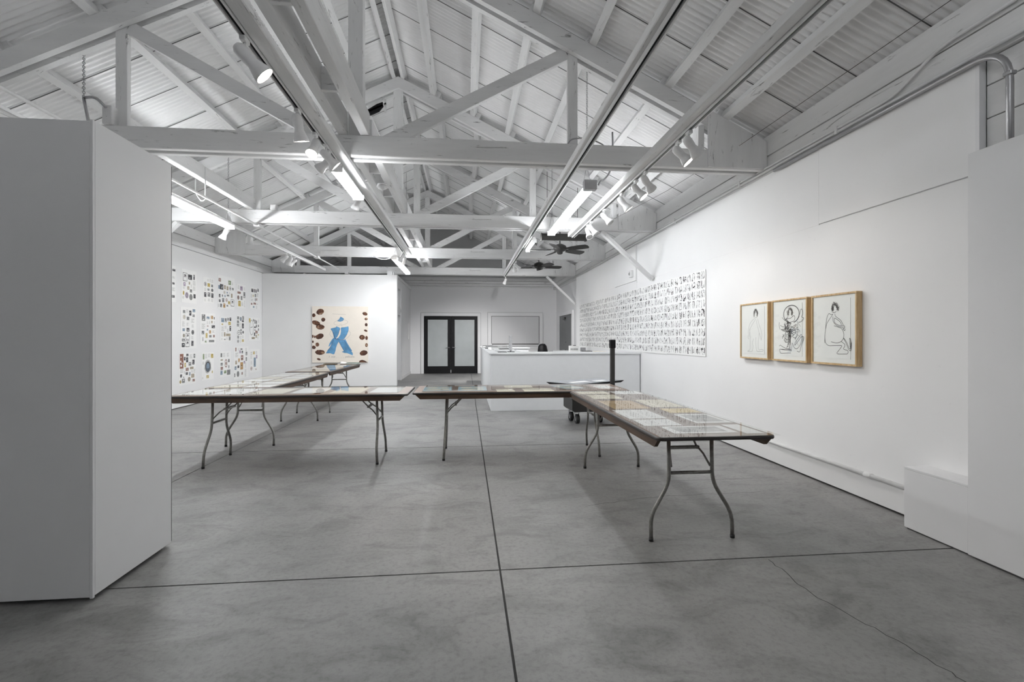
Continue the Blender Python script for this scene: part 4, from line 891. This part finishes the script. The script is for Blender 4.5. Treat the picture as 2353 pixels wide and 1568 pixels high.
# ---------------------------------------------------------------- painting on the partition
PW, PH = 1.49, 1.545
t = thing('painting', 'cream painting of a blue suited figure with brown blots at both sides', 'painting', (-4.18, 13.40, .67))
obj('canvas', MB().bbox(0, PW, -.04, -.002, 0, PH, .004), M['canvas'], t)
def pq(d): return lambda x, y: ((x - 145) / 1280 * PW, -.0405 - d, (1440 - y) / 1305 * PH)
blue = ['570,650 690,620 695,597 775,628 785,660 770,700 740,790 705,860 660,890 640,850 625,780 600,700 572,680', '800,640 815,622 880,620 975,600 980,660 970,720 945,780 900,850 860,905 700,910 740,870 790,790 805,720',
        '640,865 700,905 870,920 900,890 950,990 1010,1090 1055,1160 1045,1185 1075,1220 1072,1275 1010,1245 940,1220 880,1215 820,1190 870,1170 830,1090 790,1010 755,950 720,1010 690,1100 680,1160 655,1235 635,1250 560,1222 460,1225 500,1150 560,1080 600,990 620,930', '640,860 600,900 540,1000 520,1065 545,1060 600,985 640,910',
        '795,372 865,412 870,445 850,470 790,490 725,480 720,465 765,430']
mb = MB()
for s in blue: mb.flat([tuple(map(float, p.split(','))) for p in s.split()], pq(.0008))
obj('blue_paint', mb, M['blue_paint'], t, None, None, False)
mb = MB()
for s, w_ in (('600,690 635,770 660,860 700,905 790,915 870,915', .010), ('640,900 600,990 560,1080 510,1145', .008), ('780,650 745,780 705,860', .008), ('870,920 920,1000 960,1080 1010,1160', .007), ('755,950 800,1040 850,1130 880,1175', .008), ('660,870 710,890 740,870', .016), ('945,780 900,850 870,905', .006)):
    mb.ribbon([((float(p.split(',')[0]) - 145) / 1280 * PW, (1440 - float(p.split(',')[1])) / 1305 * PH) for p in s.split()], w_, lambda a, b: (a, -.0422, b))
obj('dark_outline', mb, M['deep_blue'], t)
mb = MB(); nn = lambda s: [((float(p.split(',')[0]) - 145) / 1280 * PW, (1440 - float(p.split(',')[1])) / 1305 * PH) for p in s.split()]
ov = ' '.join('%.0f,%.0f' % (800 + 160 * math.cos(a * PI / 12), 512 - 62 * math.sin(a * PI / 12 + .25)) for a in range(25))
for s in (ov, '600,690 560,730 545,780 580,830 625,855', '975,690 1020,740 1020,790 960,860 890,905', '610,310 760,318 915,322', '825,580 830,600', '770,545 800,556 825,545'): mb.ribbon(nn(s), .005, lambda a, b: (a, -.0424, b))
obj('pencil_line', mb, M['pencil'], t)
random.seed(9); mb = MB()
for cx, cy, rx, ry, ro in ((330, 265, 90, 68, .3), (185, 345, 40, 44, 0), (400, 445, 48, 45, .9), (235, 520, 98, 52, -.3), (330, 612, 98, 62, -.1), (320, 830, 95, 62, .35), (162, 830, 22, 36, 0), (208, 840, 22, 30, 0), (163, 955, 22, 28, 0), (265, 1022, 44, 46, 0), (185, 1085, 45, 40, -.4), (325, 1200, 112, 60, -.05), (298, 1360, 46, 24, -.35),
        (1355, 305, 60, 40, -.3), (1382, 425, 36, 30, .3), (1385, 560, 32, 40, 0), (1372, 698, 42, 24, -.4), (1290, 855, 66, 58, -.2), (1392, 868, 30, 48, 0), (1390, 1035, 32, 46, 0), (1325, 1218, 92, 60, .25)):
    pts = []
    for j in range(26):
        a = 2 * PI * j / 26; r = 1 + random.uniform(-.07, .05); x, y = rx * r * math.cos(a), ry * r * math.sin(a)
        pts.append((min(max(cx + x * math.cos(ro) + y * math.sin(ro), 146), 1424), cy - x * math.sin(ro) + y * math.cos(ro)))
    obj('brown_blot', MB().flat(pts, pq(.0008)), M['brown'], t, None, None, False)
mb = MB().flat([(1215, 1438), (1235, 1395), (1290, 1378), (1340, 1392), (1400, 1425), (1398, 1438)], pq(.0008))
obj('brown_blot', mb, M['brown'], t, None, None, False)
def text(s, x, y, size, parent, m):
    c = bpy.data.curves.new('lettering', 'FONT'); c.body = s; c.size = size; c.extrude = .0002; c.shear = .2
    c.materials.append(m); tmp = link(bpy.data.objects.new('lettering', c)); me = bpy.data.meshes.new_from_object(tmp); bpy.data.objects.remove(tmp); bpy.data.curves.remove(c)
    o = link(bpy.data.objects.new('lettering', me)); o.parent = parent; o.location = (x, -.0415, y); o.rotation_euler = (PI / 2, 0, 0)
    return o
text('I  not _ _ _ _ pelicans', (525 - 145) / 1280 * PW, (1318 - 130) / 1e4 + .02, .078, t, M['pencil'])
